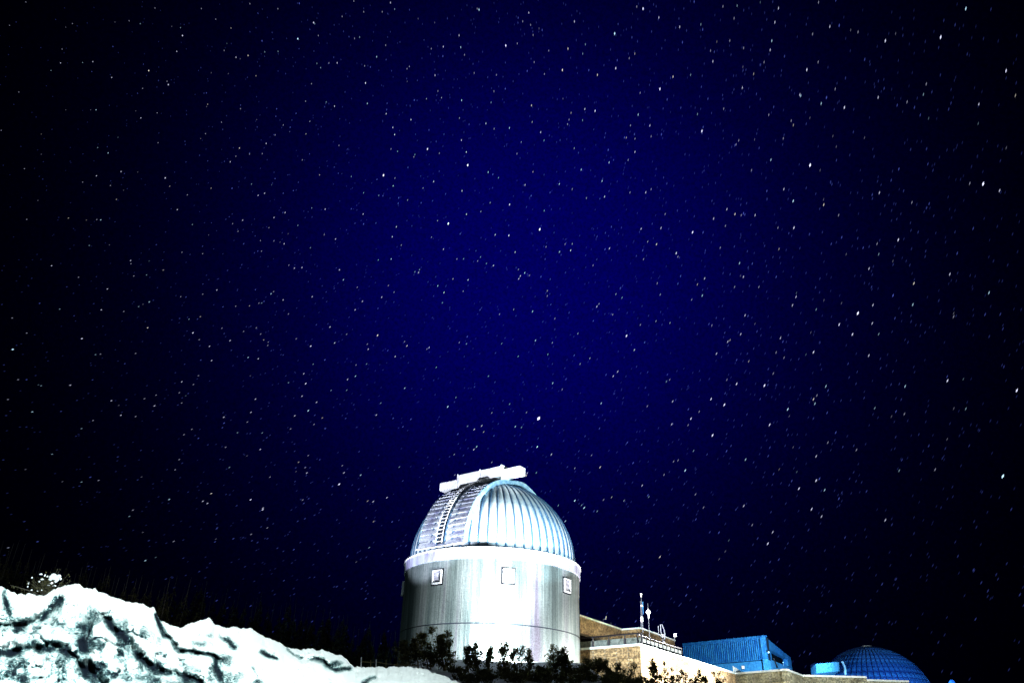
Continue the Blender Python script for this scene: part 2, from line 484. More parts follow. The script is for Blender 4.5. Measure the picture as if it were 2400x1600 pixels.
# windows
def tower_window(phi, zc, w, h):
    rad = (T(phi, 1, 0) - T(phi, 0, 0)); tan = Vector((-rad.y, rad.x, 0)); up = Vector((0, 0, 1))
    c = T(phi, RW + .03, zc); fr = .055
    gk = MB(); gk.frame_box(c - rad * .045, rad, tan, up, .06, w + .16, h + .16)
    mb = MB()
    for s in (-1, 1):
        mb.frame_box(c + tan * s * (w / 2 - fr / 2) + rad * .0, rad, tan, up, .18, fr, h)
    mb.frame_box(c + up * (h / 2 - fr / 2), rad, tan, up, .176, w - 2 * fr, fr)
    win = mb.build('window', M['frame'], obs)
    gk.build('gasket', M['recess_shade'], win)
    s_ = MB(); s_.frame_box(c - up * (h / 2 - .03) + rad * .01, rad, tan, up, .2, w - 2 * fr, .07); s_.build('sill', M['frame'], win)
    p = MB(); p.frame_box(c - rad * .010, rad, tan, up, .03, w - 2 * fr - .07, h - .16); p.build('pane', M['pane'], win)
    b_ = MB(); b_.frame_box(c - up * (h / 2 - .10) + rad * .012, rad, tan, up, .03, w - 2 * fr - .03, .05); b_.build('sill_shadow', M['recess_shade'], win)  # black strip painting the shadow at the sill


WZ = Z_BAND - .95
for phi in (-80.5, -34.0, 10.4, 54.5):
    tower_window(phi, WZ, .66, .78)

# dome: 60 gores with a standing rib on each joint
ZD = Z_BAND + BAND_H + .18
DH = RD * 1.0


def dome_pt(az, el, dr=0.0, zc=ZD):
    a, e = R_(az), R_(el)
    r = (RD + dr) * math.cos(e)
    return Vector((TC.x + r * math.sin(a), TC.y - r * math.cos(a), zc + (DH + dr) * math.sin(e)))


NG = 60
gore = MB(); rows = 16; cols = 4
vs = []
for j in range(rows + 1):
    el = 87.0 * j / rows
    for i in range(cols + 1):
        s = -1 + 2 * i / cols
        vs.append(dome_pt(s * 2.96, el, .035 * (1 - s * s) * math.cos(R_(el)) - (.0 if abs(s) < .99 else .03)))
gore.add(vs, [(j * (cols + 1) + i, j * (cols + 1) + i + 1, (j + 1) * (cols + 1) + i + 1, (j + 1) * (cols + 1) + i) for j in range(rows) for i in range(cols)])
g0 = gore.build('dome_gore', M['dome'], obs, None, True)
rb = MB(); vs = []
for j in range(rows + 1):
    el = 87.0 * j / rows; k = max(.3, math.cos(R_(el)))
    for s, dr in ((-.62, -.02), (-.42, .07), (.42, .07), (.62, -.02)):
        vs.append(dome_pt(3 + s * .9, el, dr * (.5 + .5 * k)))
rb.add(vs, [(j * 4 + i, j * 4 + i + 1, j * 4 + 4 + i + 1, j * 4 + 4 + i) for j in range(rows) for i in range(3)])
r0 = rb.build('dome_rib', M['rib'], obs)
# both meshes are stored relative to the tower axis, so turning the object turns the piece round the dome
for k in range(NG):
    for src in (g0, r0):
        if k == 0: continue
        c = src.copy(); COL.objects.link(c); c.parent = obs; c.rotation_euler = (0, 0, R_(6 * k))

# shutter: raised arch over the dome, front at 40 degrees left of the viewer
SA = -36.0
e_f = Vector((math.sin(R_(SA)), -math.cos(R_(SA)), 0)); e_s = Vector((-e_f.y, e_f.x, 0))
if e_s.x < 0: e_s = -e_s
UP = Vector((0, 0, 1))
HW = .333 * RD
C0 = Vector((TC.x, TC.y, ZD))


def arch(theta, off, r):
    t = R_(theta)
    return C0 + e_f * (r * math.cos(t)) + UP * (r * math.sin(t)) + e_s * off


RS = RD * 1.012


def arch_r(theta):
    """the shutter rises a little towards the crown and over the back"""
    s = min(max((theta - 80) / 22.0, 0), 1); s = s * s * (3 - 2 * s)
    q = min(max((150 - theta) / 35.0, 0), 1)
    return RS - .09 + .27 * s * q


nsl = 34; th0, th1 = 2.0, 150.0
for k in range(nsl):
    a = th0 + (th1 - th0) * k / nsl; b2 = th0 + (th1 - th0) * (k + 1) / nsl - .55
    mb = MB()
    vs = []
    for t_, lift in ((a, .065), ((a + b2) / 2, .04), (b2, .0)):
        for off in (-HW, HW):
            vs += [arch(t_, off, arch_r(t_) + lift), arch(t_, off, arch_r(t_) - .05)]
    # index: row*4 + side*2 + (0 outer,1 inner)
    fs = []
    for r in (0, 1):
        i = 4 * r
        fs += [(i, i + 2, i + 6, i + 4), (i + 1, i + 5, i + 7, i + 3), (i, i + 4, i + 5, i + 1), (i + 2, i + 3, i + 7, i + 6)]
    fs += [(0, 1, 3, 2), (8, 10, 11, 9)]
    mb.add(vs, fs)
    fix_normals(mb.build('shutter_slat', M['slat'], obs))
# dark liner below the slats
mb = MB(); n = 50
mb.add([arch(th0 + (th1 - th0) * i / n, o_, arch_r(th0 + (th1 - th0) * i / n) - .06) for i in range(n + 1) for o_ in (-HW, HW)],
       [(2 * i, 2 * i + 1, 2 * i + 3, 2 * i + 2) for i in range(n)])
mb.build('shutter_liner', M['dark'], obs)
# cheeks: the upright sides of the shutter, and their edge trims
for s in (-1, 1):
    mb = MB(); vs = []
    for i in range(n + 1):
        t_ = th0 + (th1 - th0) * i / n
        inner = math.sqrt(max(RD ** 2 - HW ** 2, 0)) - .12
        vs += [arch(t_, s * (HW + .015), arch_r(t_) + .06), arch(t_, s * (HW + .05), arch_r(t_) + .03), arch(t_, s * (HW + .09), inner), arch(t_, s * (HW + .015), inner)]
    fs = [(4 * i + q, 4 * i + (q + 1) % 4, 4 * i + 4 + (q + 1) % 4, 4 * i + 4 + q) for i in range(n) for q in range(4)] + [(0, 1, 2, 3), (4 * n + 3, 4 * n + 2, 4 * n + 1, 4 * n)]
    mb.add(vs, fs)
    fix_normals(mb.build('shutter_cheek', M['cheek'], obs))
mb = MB(); mb.frame_box(arch(th0 - 1.0, 0, RS + .04), e_s, e_f, UP, 2 * HW + .1, .12, .05); mb.build('shutter_foot', M['white'], obs)

# ladder up the shutter
lad = MB()
LT0, LT1, LO = 3.0, 74.0, -.02
ladder_root = None
for s in (-1, 1):
    r = MB(); r.tube([arch(LT0 + (LT1 - LT0) * i / 24, LO + s * .24, arch_r(LT0 + (LT1 - LT0) * i / 24) + .21) for i in range(25)], .02, 6)
    o = r.build('ladder_rail', M['white'], obs)
for k in range(27):
    t_ = LT0 + 1.2 + (LT1 - LT0 - 2) * k / 26
    r = MB(); r.tube([arch(t_, LO - .24, arch_r(t_) + .19), arch(t_, LO + .24, arch_r(t_) + .19)], .018, 6)
    r.build('ladder_rung', M['white'], obs)
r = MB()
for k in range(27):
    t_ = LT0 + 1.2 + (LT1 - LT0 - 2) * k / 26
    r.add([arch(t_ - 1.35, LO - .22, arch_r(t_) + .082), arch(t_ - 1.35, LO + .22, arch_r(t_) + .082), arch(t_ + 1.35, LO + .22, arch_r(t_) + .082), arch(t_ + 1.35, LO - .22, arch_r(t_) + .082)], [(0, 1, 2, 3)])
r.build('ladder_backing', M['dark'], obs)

# crown beam: long white drive housing across the shutter
BC = arch(76, 0, RS + .33)
def beam(o0, o1, h, d, dz=0, name='beam_housing', df=0.0):
    mb = MB(); mb.frame_box(BC + e_s * (o0 + o1) / 2 + UP * dz + e_f * df, e_s, e_f, UP, o1 - o0, d, h)
    return bevel(mb.build(name, M['white'], obs), .02, 1)
beam(-1.85, -.02, .86, .80); beam(.02, 1.75, .86, .80)
beam(-3.50, -1.86, .54, .62, -.10); beam(1.76, 3.12, .52, .62, -.05)
for o_ in (-1.86, 0.0, 1.75):
    mb = MB(); mb.frame_box(BC + e_s * o_ + UP * -.05, e_s, e_f, UP, .07, .88, 1.08); mb.build('beam_flange', M['white'], obs)
for o_ in (-1.7, 1.5):
    mb = MB(); mb.frame_box(BC + e_s * o_ + UP * -.62, e_s, e_f, UP, .12, .3, .5); mb.build('beam_bracket', M['white'], obs)

# ------------------------------------------------------------------ brick science building
YC = 50.0
c1 = at_y(1500, 1507, YC); ZR = c1.z
def pz(px, py, z):
    p = at_z(px, py, z); return Vector((p.x, p.y))
A = pz(1349, 1518.7, ZR); C = Vector((c1.x, c1.y)); P1 = pz(1723, 1575, ZR); P2 = pz(1843, 1566, ZR); P3 = pz(1880, 1580, ZR); P4 = pz(2030, 1583.5, ZR)
print('ZR', ZR, 'A', A, 'C', C, P1, P2, P3, P4)
inside = Vector((22.0, 90.0))
bld = empty('brick_building', (C.x, C.y, 5.0), 'low tan brick building beside the tower, its right side floodlit white', 'building')
Z0 = 3.6


def wall_part(a, b, z0, z1, m, name='wall', root=bld, t=.35):
    mb = MB(); mb.wall(a, b, z0, z1, t, inside)
    return fix_normals(mb.build(name, m, root))


def coping(a, b, z, m=None, root=bld, h=.10, out=.06, name='coping'):
    a = Vector(a); b = Vector(b); d = (b - a).normalized(); n = Vector((-d.y, d.x))
    if n.dot(inside - a) < 0: n = -n
    mb = MB(); a2 = a - n * out - d * .0; b2 = b - n * out + d * .0
    mb.wall(a2, b2, z, z + h, .45 + out, inside)
    return fix_normals(mb.build(name, m or M['coping'], root))


wall_part(A, C, Z0, ZR - .12, M['brick'])
wall_part(C, P1, Z0, ZR - .12, M['brick'])
coping(A, C, ZR - .12, h=.12); coping(C, P1, ZR - .118, h=.122)
wing = empty('brick_wing', (P2.x, P2.y, 5.0), 'grey mottled brick wing with white coping below the blue-lit hall', 'building')
wall_part(P1, P2, Z0, ZR - .12, M['brick_grey'], root=wing)
wall_part(P2, P3, Z0, ZR - .12, M['brick_grey'], root=wing)
coping(P1, P2, ZR - .122, h=.12, root=wing); coping(P2, P3, ZR - .12, h=.12, root=wing)
low = empty('brick_terrace_wall', (P4.x, P4.y, 5.0), 'green-grey brick terrace wall stepping down in front of the small blue-lit dome', 'wall')
wall_part(P3, P4, Z0, ZR - .12, M['brick_grey'], root=low)
coping(P3, P4, ZR - .122, h=.12, root=low)
ZL = at_y(2030, 1590, P4.y).z
P5 = pz(2030, 1590.5, ZL); P6 = pz(2129, 1593.5, ZL)
wall_part(P5, P6, Z0, ZL - .12, M['brick_grey'], root=low)
coping(P5, P6, ZL - .12, h=.12, root=low)
# roofs
_d = (P1 - C).normalized(); _n = Vector((-_d.y, _d.x)); _q = P1 + _n * .6; _c = C + Vector((-.2, 1.2))
mb = MB(); mb.prism([(A.x - .2, A.y + .6), (_c.x, _c.y), (_q.x, _q.y), (_q.x, 66), (A.x - .2, 66)], ZR - .7, ZR - .35)
fix_normals(mb.build('roof', M['concrete'], bld))
# terrace railing with lit infill panels
rail = empty('terrace_railing', (C.x, C.y, ZR), 'black railing with grey infill panels along the brick building roof edge', 'railing')


def offset_line(a, b, o):
    d = (b - a).normalized(); n = Vector((-d.y, d.x))
    if n.dot(inside - a) < 0: n = -n
    return a + n * o, b + n * o


def railing(a, b, n, f0=0, f1=1, h=.62, infill=True):
    a2, b2 = offset_line(a, b, .22)
    pts = [a2.lerp(b2, f0 + (f1 - f0) * i / n) for i in range(n + 1)]
    for p in pts:
        mb = MB(); mb.tube([(p.x, p.y, ZR), (p.x, p.y, ZR + h)], .035, 6); mb.build('post', M['rail'], rail)
        mb = MB(); d = (b2 - a2).normalized(); mb.frame_box((p.x, p.y, ZR + .2), (d.x, d.y, 0), (-d.y, d.x, 0), UP, .13, .05, .4); mb.build('bracket', M['rail'], rail)
    mb = MB(); mb.tube([(p.x, p.y, ZR + h) for p in pts], .04, 6); mb.build('top_rail', M['rail'], rail)
    if infill:
        for p, q in zip(pts[:-1], pts[1:]):
            d = (q - p).normalized(); mb = MB(); c = (p + q) / 2
            mb.frame_box((c.x, c.y, ZR + .21), (d.x, d.y, 0), (-d.y, d.x, 0), UP, (q - p).length - .2, .03, .38); mb.build('infill_panel', M['infill'], rail)


railing(A, C, 4)
railing(C, P1, 11, 0.01, .42, .55)

# upper storey
zc_ = at_y(1500, 1469, 56.2).z
ZU = zc_
U0 = pz(1344, 1434, ZU); U1 = pz(1457, 1472.5, ZU); U2 = pz(1500, 1469, ZU); U3 = pz(1581, 1498.5, ZU)
print('ZU', ZU, U0, U1, U2, U3)
ZUB = at_z(1400, 1494, 0).z
kA = pz(1400, 1452.5, ZU)
ZUB = at_y(1400, 1494.5, kA.y).z
wall_part(U0, U1, ZUB, ZU - .1, M['brick'], 'upper_wall')
wall_part(U1, U2, ZR - .3, ZU - .1, M['brick'], 'upper_wall')
wall_part(U2, U3, ZR - .3, ZU - .1, M['brick'], 'upper_wall')
U3b = U3 + (U2 - U1).normalized() * -6 + Vector((0, 3))
for a, b in ((U0, U1), (U1, U2), (U2, U3)): coping(a, b, ZU - .1 + .001 * random.random(), h=.10, name='upper_coping')
a2, b2 = offset_line(U0, U1, 2.2); wall_part(a2, b2, ZR - .3, ZUB - .004, M['recess_shade'], 'recess_wall')
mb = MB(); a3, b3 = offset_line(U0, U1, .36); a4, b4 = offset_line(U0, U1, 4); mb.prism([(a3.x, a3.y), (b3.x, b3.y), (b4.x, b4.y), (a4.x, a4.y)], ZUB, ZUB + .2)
fix_normals(mb.build('soffit', M['recess_shade'], bld))
q0, q1 = offset_line(U0, U1, .5); q2, q3 = offset_line(U2, U3, .5)
mb = MB(); mb.prism([(q0.x, q0.y), (q1.x, q1.y), (U2.x - .3, U2.y + .8), (q3.x, q3.y), (q3.x - 1, 72), (q0.x, 72)], ZU - .6, ZU - .4)
fix_normals(mb.build('upper_roof', M['concrete'], bld))

# ------------------------------------------------------------------ things on the roof
def pole(px, base_py, top_py, y, r, name, label, cat, group=None):
    b0 = at_y(px, base_py, y); t0 = at_y(px, top_py, y)
    root = empty(name, b0, label, cat, group)
    return root, b0, t0


an, b0, t0 = pole(1508, 1503, 1398, 51.5, .03, 'weather_mast', 'tall thin white mast with a cup on top and a small ball below it', 'mast')
t0.x = b0.x
mb = MB(); mb.tube([b0, t0], .018, 8, .013); mb.build('mast_pole', M['pale_metal'], an)
mb = MB(); mb.tube([t0, t0 + UP * .12, t0 + UP * .2], .03, 8, .07); mb.build('cup', M['white'], an)
mb = MB(); q = t0 - UP * .25 + Vector((-.06, 0, 0)); mb.tube([q, q - UP * .9], .016, 6); mb.build('side_rod', M['pale_metal'], an)
mb = MB(); q = t0 - UP * .3 + Vector((.07, 0, 0)); mb.tube([q, q - UP * .75], .02, 6); mb.build('cable', M['blue_lit_metal'], an)
bq = at_y(1504, 1418, 51.5)
import bmesh


def ball(c, r, name, m, root, sub=2, sq=(1, 1, 1)):
    bm = bmesh.new(); bmesh.ops.create_icosphere(bm, subdivisions=sub, radius=r)
    mb = MB(); mb.add([(v.co.x * sq[0] + c.x, v.co.y * sq[1] + c.y, v.co.z * sq[2] + c.z) for v in bm.verts], [tuple(v.index for v in f.verts) for f in bm.faces])
    bm.free(); return mb.build(name, m, root, None, True)


ball(bq, .07, 'sensor_ball', M['white'], an)
mb = MB(); mb.tube([bq, Vector((b0.x, b0.y, bq.z))], .015, 6); mb.build('arm', M['pale_metal'], an)
sn, b1, t1 = pole(1523, 1507, 1413, 51.8, .03, 'diamond_mast', 'thin mast carrying a hollow white diamond, right of the tall mast', 'mast')
t1.x = b1.x
mb = MB(); mb.tube([b1, t1], .018, 8, .010); mb.build('mast_pole', M['pale_metal'], sn)
dc = at_y(1523.5, 1434, 51.8); dc.y -= .05; dc.x = b1.x
mb = MB()
o4 = [dc + UP * .22, dc + Vector((.16, 0, 0)), dc - UP * .22, dc - Vector((.16, 0, 0))]
i4 = [dc + (p - dc) * .36 for p in o4]; sh = Vector((0, .05, 0))
vs = o4 + i4 + [p + sh for p in o4] + [p + sh for p in i4]
fs = []
for k in range(4):
    l = (k + 1) % 4
    fs += [(k, l, 4 + l, 4 + k), (8 + k, 12 + k, 12 + l, 8 + l), (k, 8 + k, 8 + l, l), (4 + k, 4 + l, 12 + l, 12 + k)]
mb.add(vs, fs); fix_normals(mb.build('diamond_plate', M['white'], sn))
mb = MB(); mb.tube([dc - UP * .16, dc - UP * .40], .05, 8, .02); mb.build('collar', M['white'], sn)

# white cabinet on a post, behind the mast
def lamp_box(px, py, w, h, y, label, base_py):
    c = at_y(px, py, y); gb = at_y(px, base_py, y)
    root = empty('roof_floodlight', gb, label, 'floodlight', 'white box floodlights on the roofs')
    mb = MB(); mb.frame_box(c, (1, 0, 0), (0, 1, 0), UP, w, .14, h); bevel(mb.build('housing', M['white'], root), .015, 1)
    mb = MB(); mb.tube([(c.x - w * .25, c.y + .09, gb.z), (c.x - w * .25, c.y + .09, c.z)], .022, 6); mb.build('stand', M['pale_metal'], root)
    mb = MB(); mb.frame_box(c + Vector((0, -.09, 0)), (1, 0, 0), (0, 1, 0), UP, w * .8, .03, h * .8); mb.build('lens', M['lens'], root)


lamp_box(1504, 1450, .14, .30, 52.3, 'tall narrow white floodlight box left of the two masts', 1472)
lamp_box(1582, 1487, .20, .21, 58.9, 'square white floodlight box at the right end of the upper brick wall', 1503)
lamp_box(1741, 1563, .24, .24, 63.6, 'white floodlight box in front of the blue-lit hall plinth', 1579)
dv = at_y(1419, 1448, 56)
root = empty('roof_sensor', at_y(1414, 1460, 56), 'small pair of white caps on a stub above the left brick wall', 'sensor')
b_ = at_y(1414, 1460, 56)
mb = MB(); mb.tube([b_, Vector((b_.x, b_.y, dv.z - .05))], .02, 6); mb.build('stand', M['pale_metal'], root)
mb = MB(); mb.tube([Vector((b_.x, b_.y, dv.z - .05)), dv - UP * .05 + Vector((.03, 0, 0))], .02, 6); mb.build('arm', M['pale_metal'], root)
ball(dv + UP * .06 + Vector((.04, 0, 0)), .07, 'cap', M['white'], root, 2, (.7, .7, 1.3)); ball(dv - UP * .05, .06, 'cap', M['white'], root, 2, (1.3, 1, .8))
root = empty('roof_vent', at_y(1432, 1466, 56.5), 'short pale vent stub on the left brick wall top', 'vent')
b_ = at_y(1432, 1466, 56.5); mb = MB(); mb.tube([b_, b_ + UP * .18], .05, 8); mb.build('vent_pipe', M['pale_metal'], root)
mb = MB(); mb.tube([b_ + UP * .18, b_ + UP * .25], .08, 8, .03); mb.build('vent_cap', M['pale_metal'], root)
for k, px in enumerate((1453, 1457, 1461)):
    b_ = at_y(px, 1473, 57); mb = MB(); mb.tube([b_, b_ + UP * .22], .018, 6); mb.tube([b_ + UP * .22, b_ + UP * .27], .03, 6)
    tag(mb.build('bird_spike', M['blue_lit_plinth'], None, b_), ('leftmost', 'middle', 'rightmost')[k] + ' of three tiny pins on the bend of the upper wall', 'pin', 'pins on the upper wall')

# hooped roof ladder
lb = empty('roof_ladder', at_y(1552, 1518, 54.0), 'hooped steel roof ladder climbing the upper brick wall', 'ladder')
yl = 54.0
LA = [[(1543, 1466), (1543.5, 1488), (1552, 1496), (1554, 1517)], [(1548, 1462), (1549, 1480), (1553, 1492), (1556, 1518)], [(1551, 1462), (1556, 1474), (1558, 1484), (1557, 1518)]]
for pts in LA[:2] + [LA[2]]:
    mb = MB(); mb.tube([at_y(x, y, yl + .15 * k) for k, (x, y) in enumerate(pts)], .03, 6); mb.build('ladder_rail', M['pale_metal'], lb)
for k in range(7):
    y = 1486 + k * 5
    mb = MB(); mb.tube([at_y(1550.5 if k > 1 else 1549.5, y, yl + .2), at_y(1557.5, y, yl + .2)], .02, 6); mb.build('ladder_rung', M['pale_metal'], lb)

# ------------------------------------------------------------------ blue-lit ribbed hall
YH = 76.0
hz = at_y(1793, 1491, YH); ZH = hz.z
H1 = Vector((hz.x, hz.y)); H0 = pz(1600, 1510, ZH)
hall = empty('metal_hall', (H1.x, H1.y, 6.0), 'blue-lit ribbed metal hall with a slanting roof edge behind the brick wing', 'building')
d = (H1 - H0).normalized()
zb = at_y(1795, 1544, YH).z
print('hall', ZH, H0, H1, 'zb', zb)
L_ = (H1 - H0).length; nr = 42; nrm = Vector((-d.y, d.x)); nrm = nrm if nrm.y > 0 else -nrm
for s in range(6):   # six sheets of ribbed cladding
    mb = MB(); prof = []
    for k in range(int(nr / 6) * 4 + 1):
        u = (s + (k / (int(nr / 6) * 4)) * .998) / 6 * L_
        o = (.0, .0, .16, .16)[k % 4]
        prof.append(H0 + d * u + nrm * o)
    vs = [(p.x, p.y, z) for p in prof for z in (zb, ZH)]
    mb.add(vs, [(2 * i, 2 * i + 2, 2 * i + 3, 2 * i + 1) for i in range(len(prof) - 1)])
    mb.build('ribbed_sheet', M['blue_lit_metal'], hall)
mb = MB(); a_ = H0 + nrm * .25; b_ = H1 + nrm * .25; mb.wall(a_, b_, zb - .05, ZH - .05, .3, inside); fix_normals(mb.build('wall', M['dark'], hall))
mb = MB(); mb.wall(H0 - nrm * .0 + nrm * .12, H1 + nrm * .12, 5, zb - .06, .3, inside); fix_normals(mb.build('plinth', M['blue_lit_plinth'], hall))
# right end: gable going back with a falling roof edge and a dark loading recess
g1 = at_y(1853, 1540, YH + 9.0); g1b = at_y(1856, 1566, YH + 9.0)
e1 = Vector((g1.x, g1.y)); ed = (e1 - H1)
mb = MB(); tin = Vector((-.4, .25))
def gable(f0, f1, zl0, zl1, zt0, zt1, m, name, off=.0):
    mb = MB(); p = H1 + ed * f0; q = H1 + ed * f1; o = Vector((ed.y, -ed.x)).normalized() * off
    p += o; q += o
    vs = [(p.x, p.y, zl0), (q.x, q.y, zl1), (q.x, q.y, zt1), (p.x, p.y, zt0)]
    vs += [(x + tin.x, y + tin.y, z) for x, y, z in vs]
    mb.add(vs, [(0, 1, 2, 3), (7, 6, 5, 4), (0, 4, 5, 1), (1, 5, 6, 2), (2, 6, 7, 3), (3, 7, 4, 0)])
    return fix_normals(mb.build(name, m, hall))
zt = lambda f: ZH + (g1.z - ZH) * f
zr = lambda f: zb - .1 + (g1b.z - zb + .1) * f
def at_f(px, py, f):
    p = H1 + ed * f
    return at_y(px, py, p.y).z
ztop = [at_f(1793, 1491, 0), at_f(1853, 1540, 1)]
z_up = [at_f(1800, 1527, .08), at_f(1853, 1548, 1)]
z_lo = [at_f(1798, 1544, .08), at_f(1850, 1564, 1)]
gable(0, 1, z_up[0] + .3, z_up[1], ztop[0], ztop[1], M['blue_lit_metal'], 'gable_panel')
gable(0, .16, z_lo[0], z_lo[0] - .35, z_up[0] + .32, z_up[0] + .1, M['blue_lit_metal'], 'gable_post', .02)
gable(.84, 1, z_lo[1], z_lo[1] - .1, z_up[1] + .3, z_up[1] + .02, M['blue_lit_metal'], 'gable_post', .02)
gable(.13, 1, z_lo[0] - .6, z_lo[1] - .6, z_up[0] + .3, z_up[1] + .1, M['recess_shade'], 'recess_wall', -.5)
gable(0, 1, 5, 5, z_lo[0] - .02, z_lo[1] - .05, M['blue_lit_plinth'], 'plinth', .03)
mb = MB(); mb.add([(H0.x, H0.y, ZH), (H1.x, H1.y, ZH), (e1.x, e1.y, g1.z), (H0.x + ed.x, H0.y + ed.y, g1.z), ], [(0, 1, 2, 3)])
ro = mb.build('roof', M['blue_lit_metal'], hall); sm = ro.modifiers.new('thick', 'SOLIDIFY'); sm.thickness = .15; sm.offset = -1
cp = MB(); cp.wall(H0 - nrm * .06, H1 - nrm * .06 + d * .05, ZH, ZH + .12, .3, inside); fix_normals(cp.build('roof_trim', M['blue_lit_metal'], hall))
ball(at_y(1801, 1527, YH - .3), .10, 'wall_lamp', M['white'], hall)
# leaning pipe in front of the recess
p0 = at_y(1822, 1564, 66.5); p1 = at_y(1814, 1543, 66.5)
lp = empty('leaning_pole', p0, 'dark leaning pole with a pale tip in front of the blue-lit hall', 'pole')
mb = MB(); mb.tube([p0, p1], .07, 6, .035); mb.build('shaft', M['dark'], lp); ball(p1, .05, 'tip', M['pale_metal'], lp)
p0 = at_y(1836, 1560, 68.5); p1 = at_y(1835, 1551, 68.5)
lp = empty('short_pole', p0, 'short pale-tipped stub right of the leaning pole', 'pole')
mb = MB(); mb.tube([p0, p1], .03, 6); mb.build('shaft', M['dark'], lp); ball(p1, .045, 'tip', M['pale_metal'], lp)
# slatted vent screen beside the coping
vsb = at_y(1719, 1574, 63.0); sc_ = empty('vent_screen', vsb, 'small blue-white slatted screen left of the floodlight box by the coping', 'screen')
for k in range(5):
    x0 = 1719 + k * 3.6; t_ = 1559.5 + k * 2.3
    a_ = at_y(x0, 1576, 63.0); c_ = at_y(x0, t_, 63.0)
    mb = MB(); mb.frame_box((a_ + c_) / 2, (1, 0, 0), (0, 1, 0), UP, .07, .05, (c_ - a_).z); mb.build('slat', M['coping'], sc_)
a_ = at_y(1719, 1575, 63.05); c_ = at_y(1736, 1572, 63.05)
mb = MB(); mb.tube([a_, c_], .03, 6); mb.build('rail', M['pale_metal'], sc_)

# ------------------------------------------------------------------ small planetarium dome
YP = 80.0
pc = at_y(2056, 1656, YP); pr = (at_y(2047 + 138, 1650, YP) - at_y(2047, 1652, YP)).length * .95
pl = empty('planetarium_dome', (pc.x, pc.y, pc.z - .4), 'low blue-lit panelled dome behind the stepped brick wall at right', 'dome')
print('planet', pc, pr)
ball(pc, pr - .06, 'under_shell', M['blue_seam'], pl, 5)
NM, ROWH, EL0, NR = 60, 6.1, 12.0, 12
rest = MB()


def panel_mesh(e0, e1_, w):
    vs = []
    for a_i in range(3):
        for e_i in range(3):
            u = -1 + a_i; t_ = -1 + e_i
            a = R_(u * w); e_ = R_((e0 + e1_) / 2 + t_ * (e1_ - e0) / 2)
            rr = pr + .03 * (2 - u * u - t_ * t_) / 2
            vs.append((rr * math.cos(e_) * math.sin(a), -rr * math.cos(e_) * math.cos(a), rr * math.sin(e_)))
    vs += [tuple(c * (pr - .05) / pr for c in vs[i]) for i in range(9)]
    fs = [(3 * a_i + e_i, 3 * a_i + 3 + e_i, 3 * a_i + 4 + e_i, 3 * a_i + 1 + e_i) for a_i in range(2) for e_i in range(2)]
    fs += [(0, 9, 12, 3), (3, 12, 15, 6), (6, 15, 16, 7), (7, 16, 17, 8), (8, 17, 14, 5), (5, 14, 11, 2), (2, 11, 10, 1), (1, 10, 9, 0)]
    return vs, fs


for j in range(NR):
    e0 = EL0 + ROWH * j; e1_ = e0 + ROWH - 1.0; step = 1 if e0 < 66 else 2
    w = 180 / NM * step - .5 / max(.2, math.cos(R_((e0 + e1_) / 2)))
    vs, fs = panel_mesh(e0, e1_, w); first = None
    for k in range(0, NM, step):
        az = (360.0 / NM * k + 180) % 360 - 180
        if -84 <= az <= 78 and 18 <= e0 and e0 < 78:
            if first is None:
                mb = MB(); mb.add(vs, fs); first = mb.build('dome_panel', M['blue_lit_panel'], pl, (0, 0, 0)); c = first
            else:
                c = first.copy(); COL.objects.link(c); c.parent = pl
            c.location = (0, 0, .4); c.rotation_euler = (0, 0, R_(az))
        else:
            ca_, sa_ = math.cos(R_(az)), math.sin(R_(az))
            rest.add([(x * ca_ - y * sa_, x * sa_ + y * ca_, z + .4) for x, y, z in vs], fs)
ro_ = rest.build('rear_panels', M['blue_lit_panel'], pl, (0, 0, 0)); ro_['kind'] = 'stuff'
tp = Vector((pc.x, pc.y, pc.z + pr)); mb = MB(); mb.tube([tp - UP * .05, tp + UP * .10], .55, 16, .45); mb.build('crown_cap', M['coping'], pl)
# arched collar where the block meets the dome
cl_ = MB(); pts = [at_y(x, y, 75.0) for x, y in ((1972, 1549), (1976, 1553), (1979, 1560), (1981, 1570), (1981, 1580))]; cl_.tube(pts, .10, 6); cl_.build('collar_arch', M['coping'], pl)
# rectangular block
bk = empty('entrance_block', at_y(1940, 1576, 73), 'bright blue rectangular rooftop block left of the low dome', 'rooftop block')
bl = at_y(1914, 1576, 73.0); brr = at_y(1968, 1571.5, 71.5); tl = at_y(1912, 1554.5, 73.0); tr = at_y(1966, 1550, 71.5)
dk = Vector((.6, 3.0, 0))
mb = MB(); vs = [bl, brr, tr, tl]; vs = vs + [v + dk for v in vs]
mb.add(vs, [(0, 1, 2, 3), (7, 6, 5, 4), (0, 4, 5, 1), (1, 5, 6, 2), (2, 6, 7, 3), (3, 7, 4, 0)]); fix_normals(mb.build('block_wall', M['coping_blue'] if 'coping_blue' in M else M['blue_lit_plinth'], bk))
mb = MB(); vs = [tl + UP * .01 + Vector((.1, .3, 0)), tr + UP * .01 + Vector((0, .3, 0)), tr + UP * .2 + Vector((.1, 1.0, 0)), tl + UP * .22 + Vector((.3, 1.0, 0))]; vs += [v + Vector((.2, 1.8, 0)) for v in vs]
mb.add(vs, [(0, 1, 2, 3), (7, 6, 5, 4), (0, 4, 5, 1), (1, 5, 6, 2), (2, 6, 7, 3), (3, 7, 4, 0)]); fix_normals(mb.build('block_roof', M['blue_seam'], bk))
# rounded vent hood at the lower right
vc = at_y(2232, 1602, 70); vh = empty('vent_hood', vc - UP * .3, 'tiny rounded blue hood low at the right beyond the dome', 'vent')
ball(vc, .27, 'hood', M['blue_lit_panel'], vh, 3, (1, 1, 1.3)); mb = MB(); mb.tube([vc - UP * 2.5, vc], .2, 10); mb.build('duct', M['blue_lit_panel'], vh)

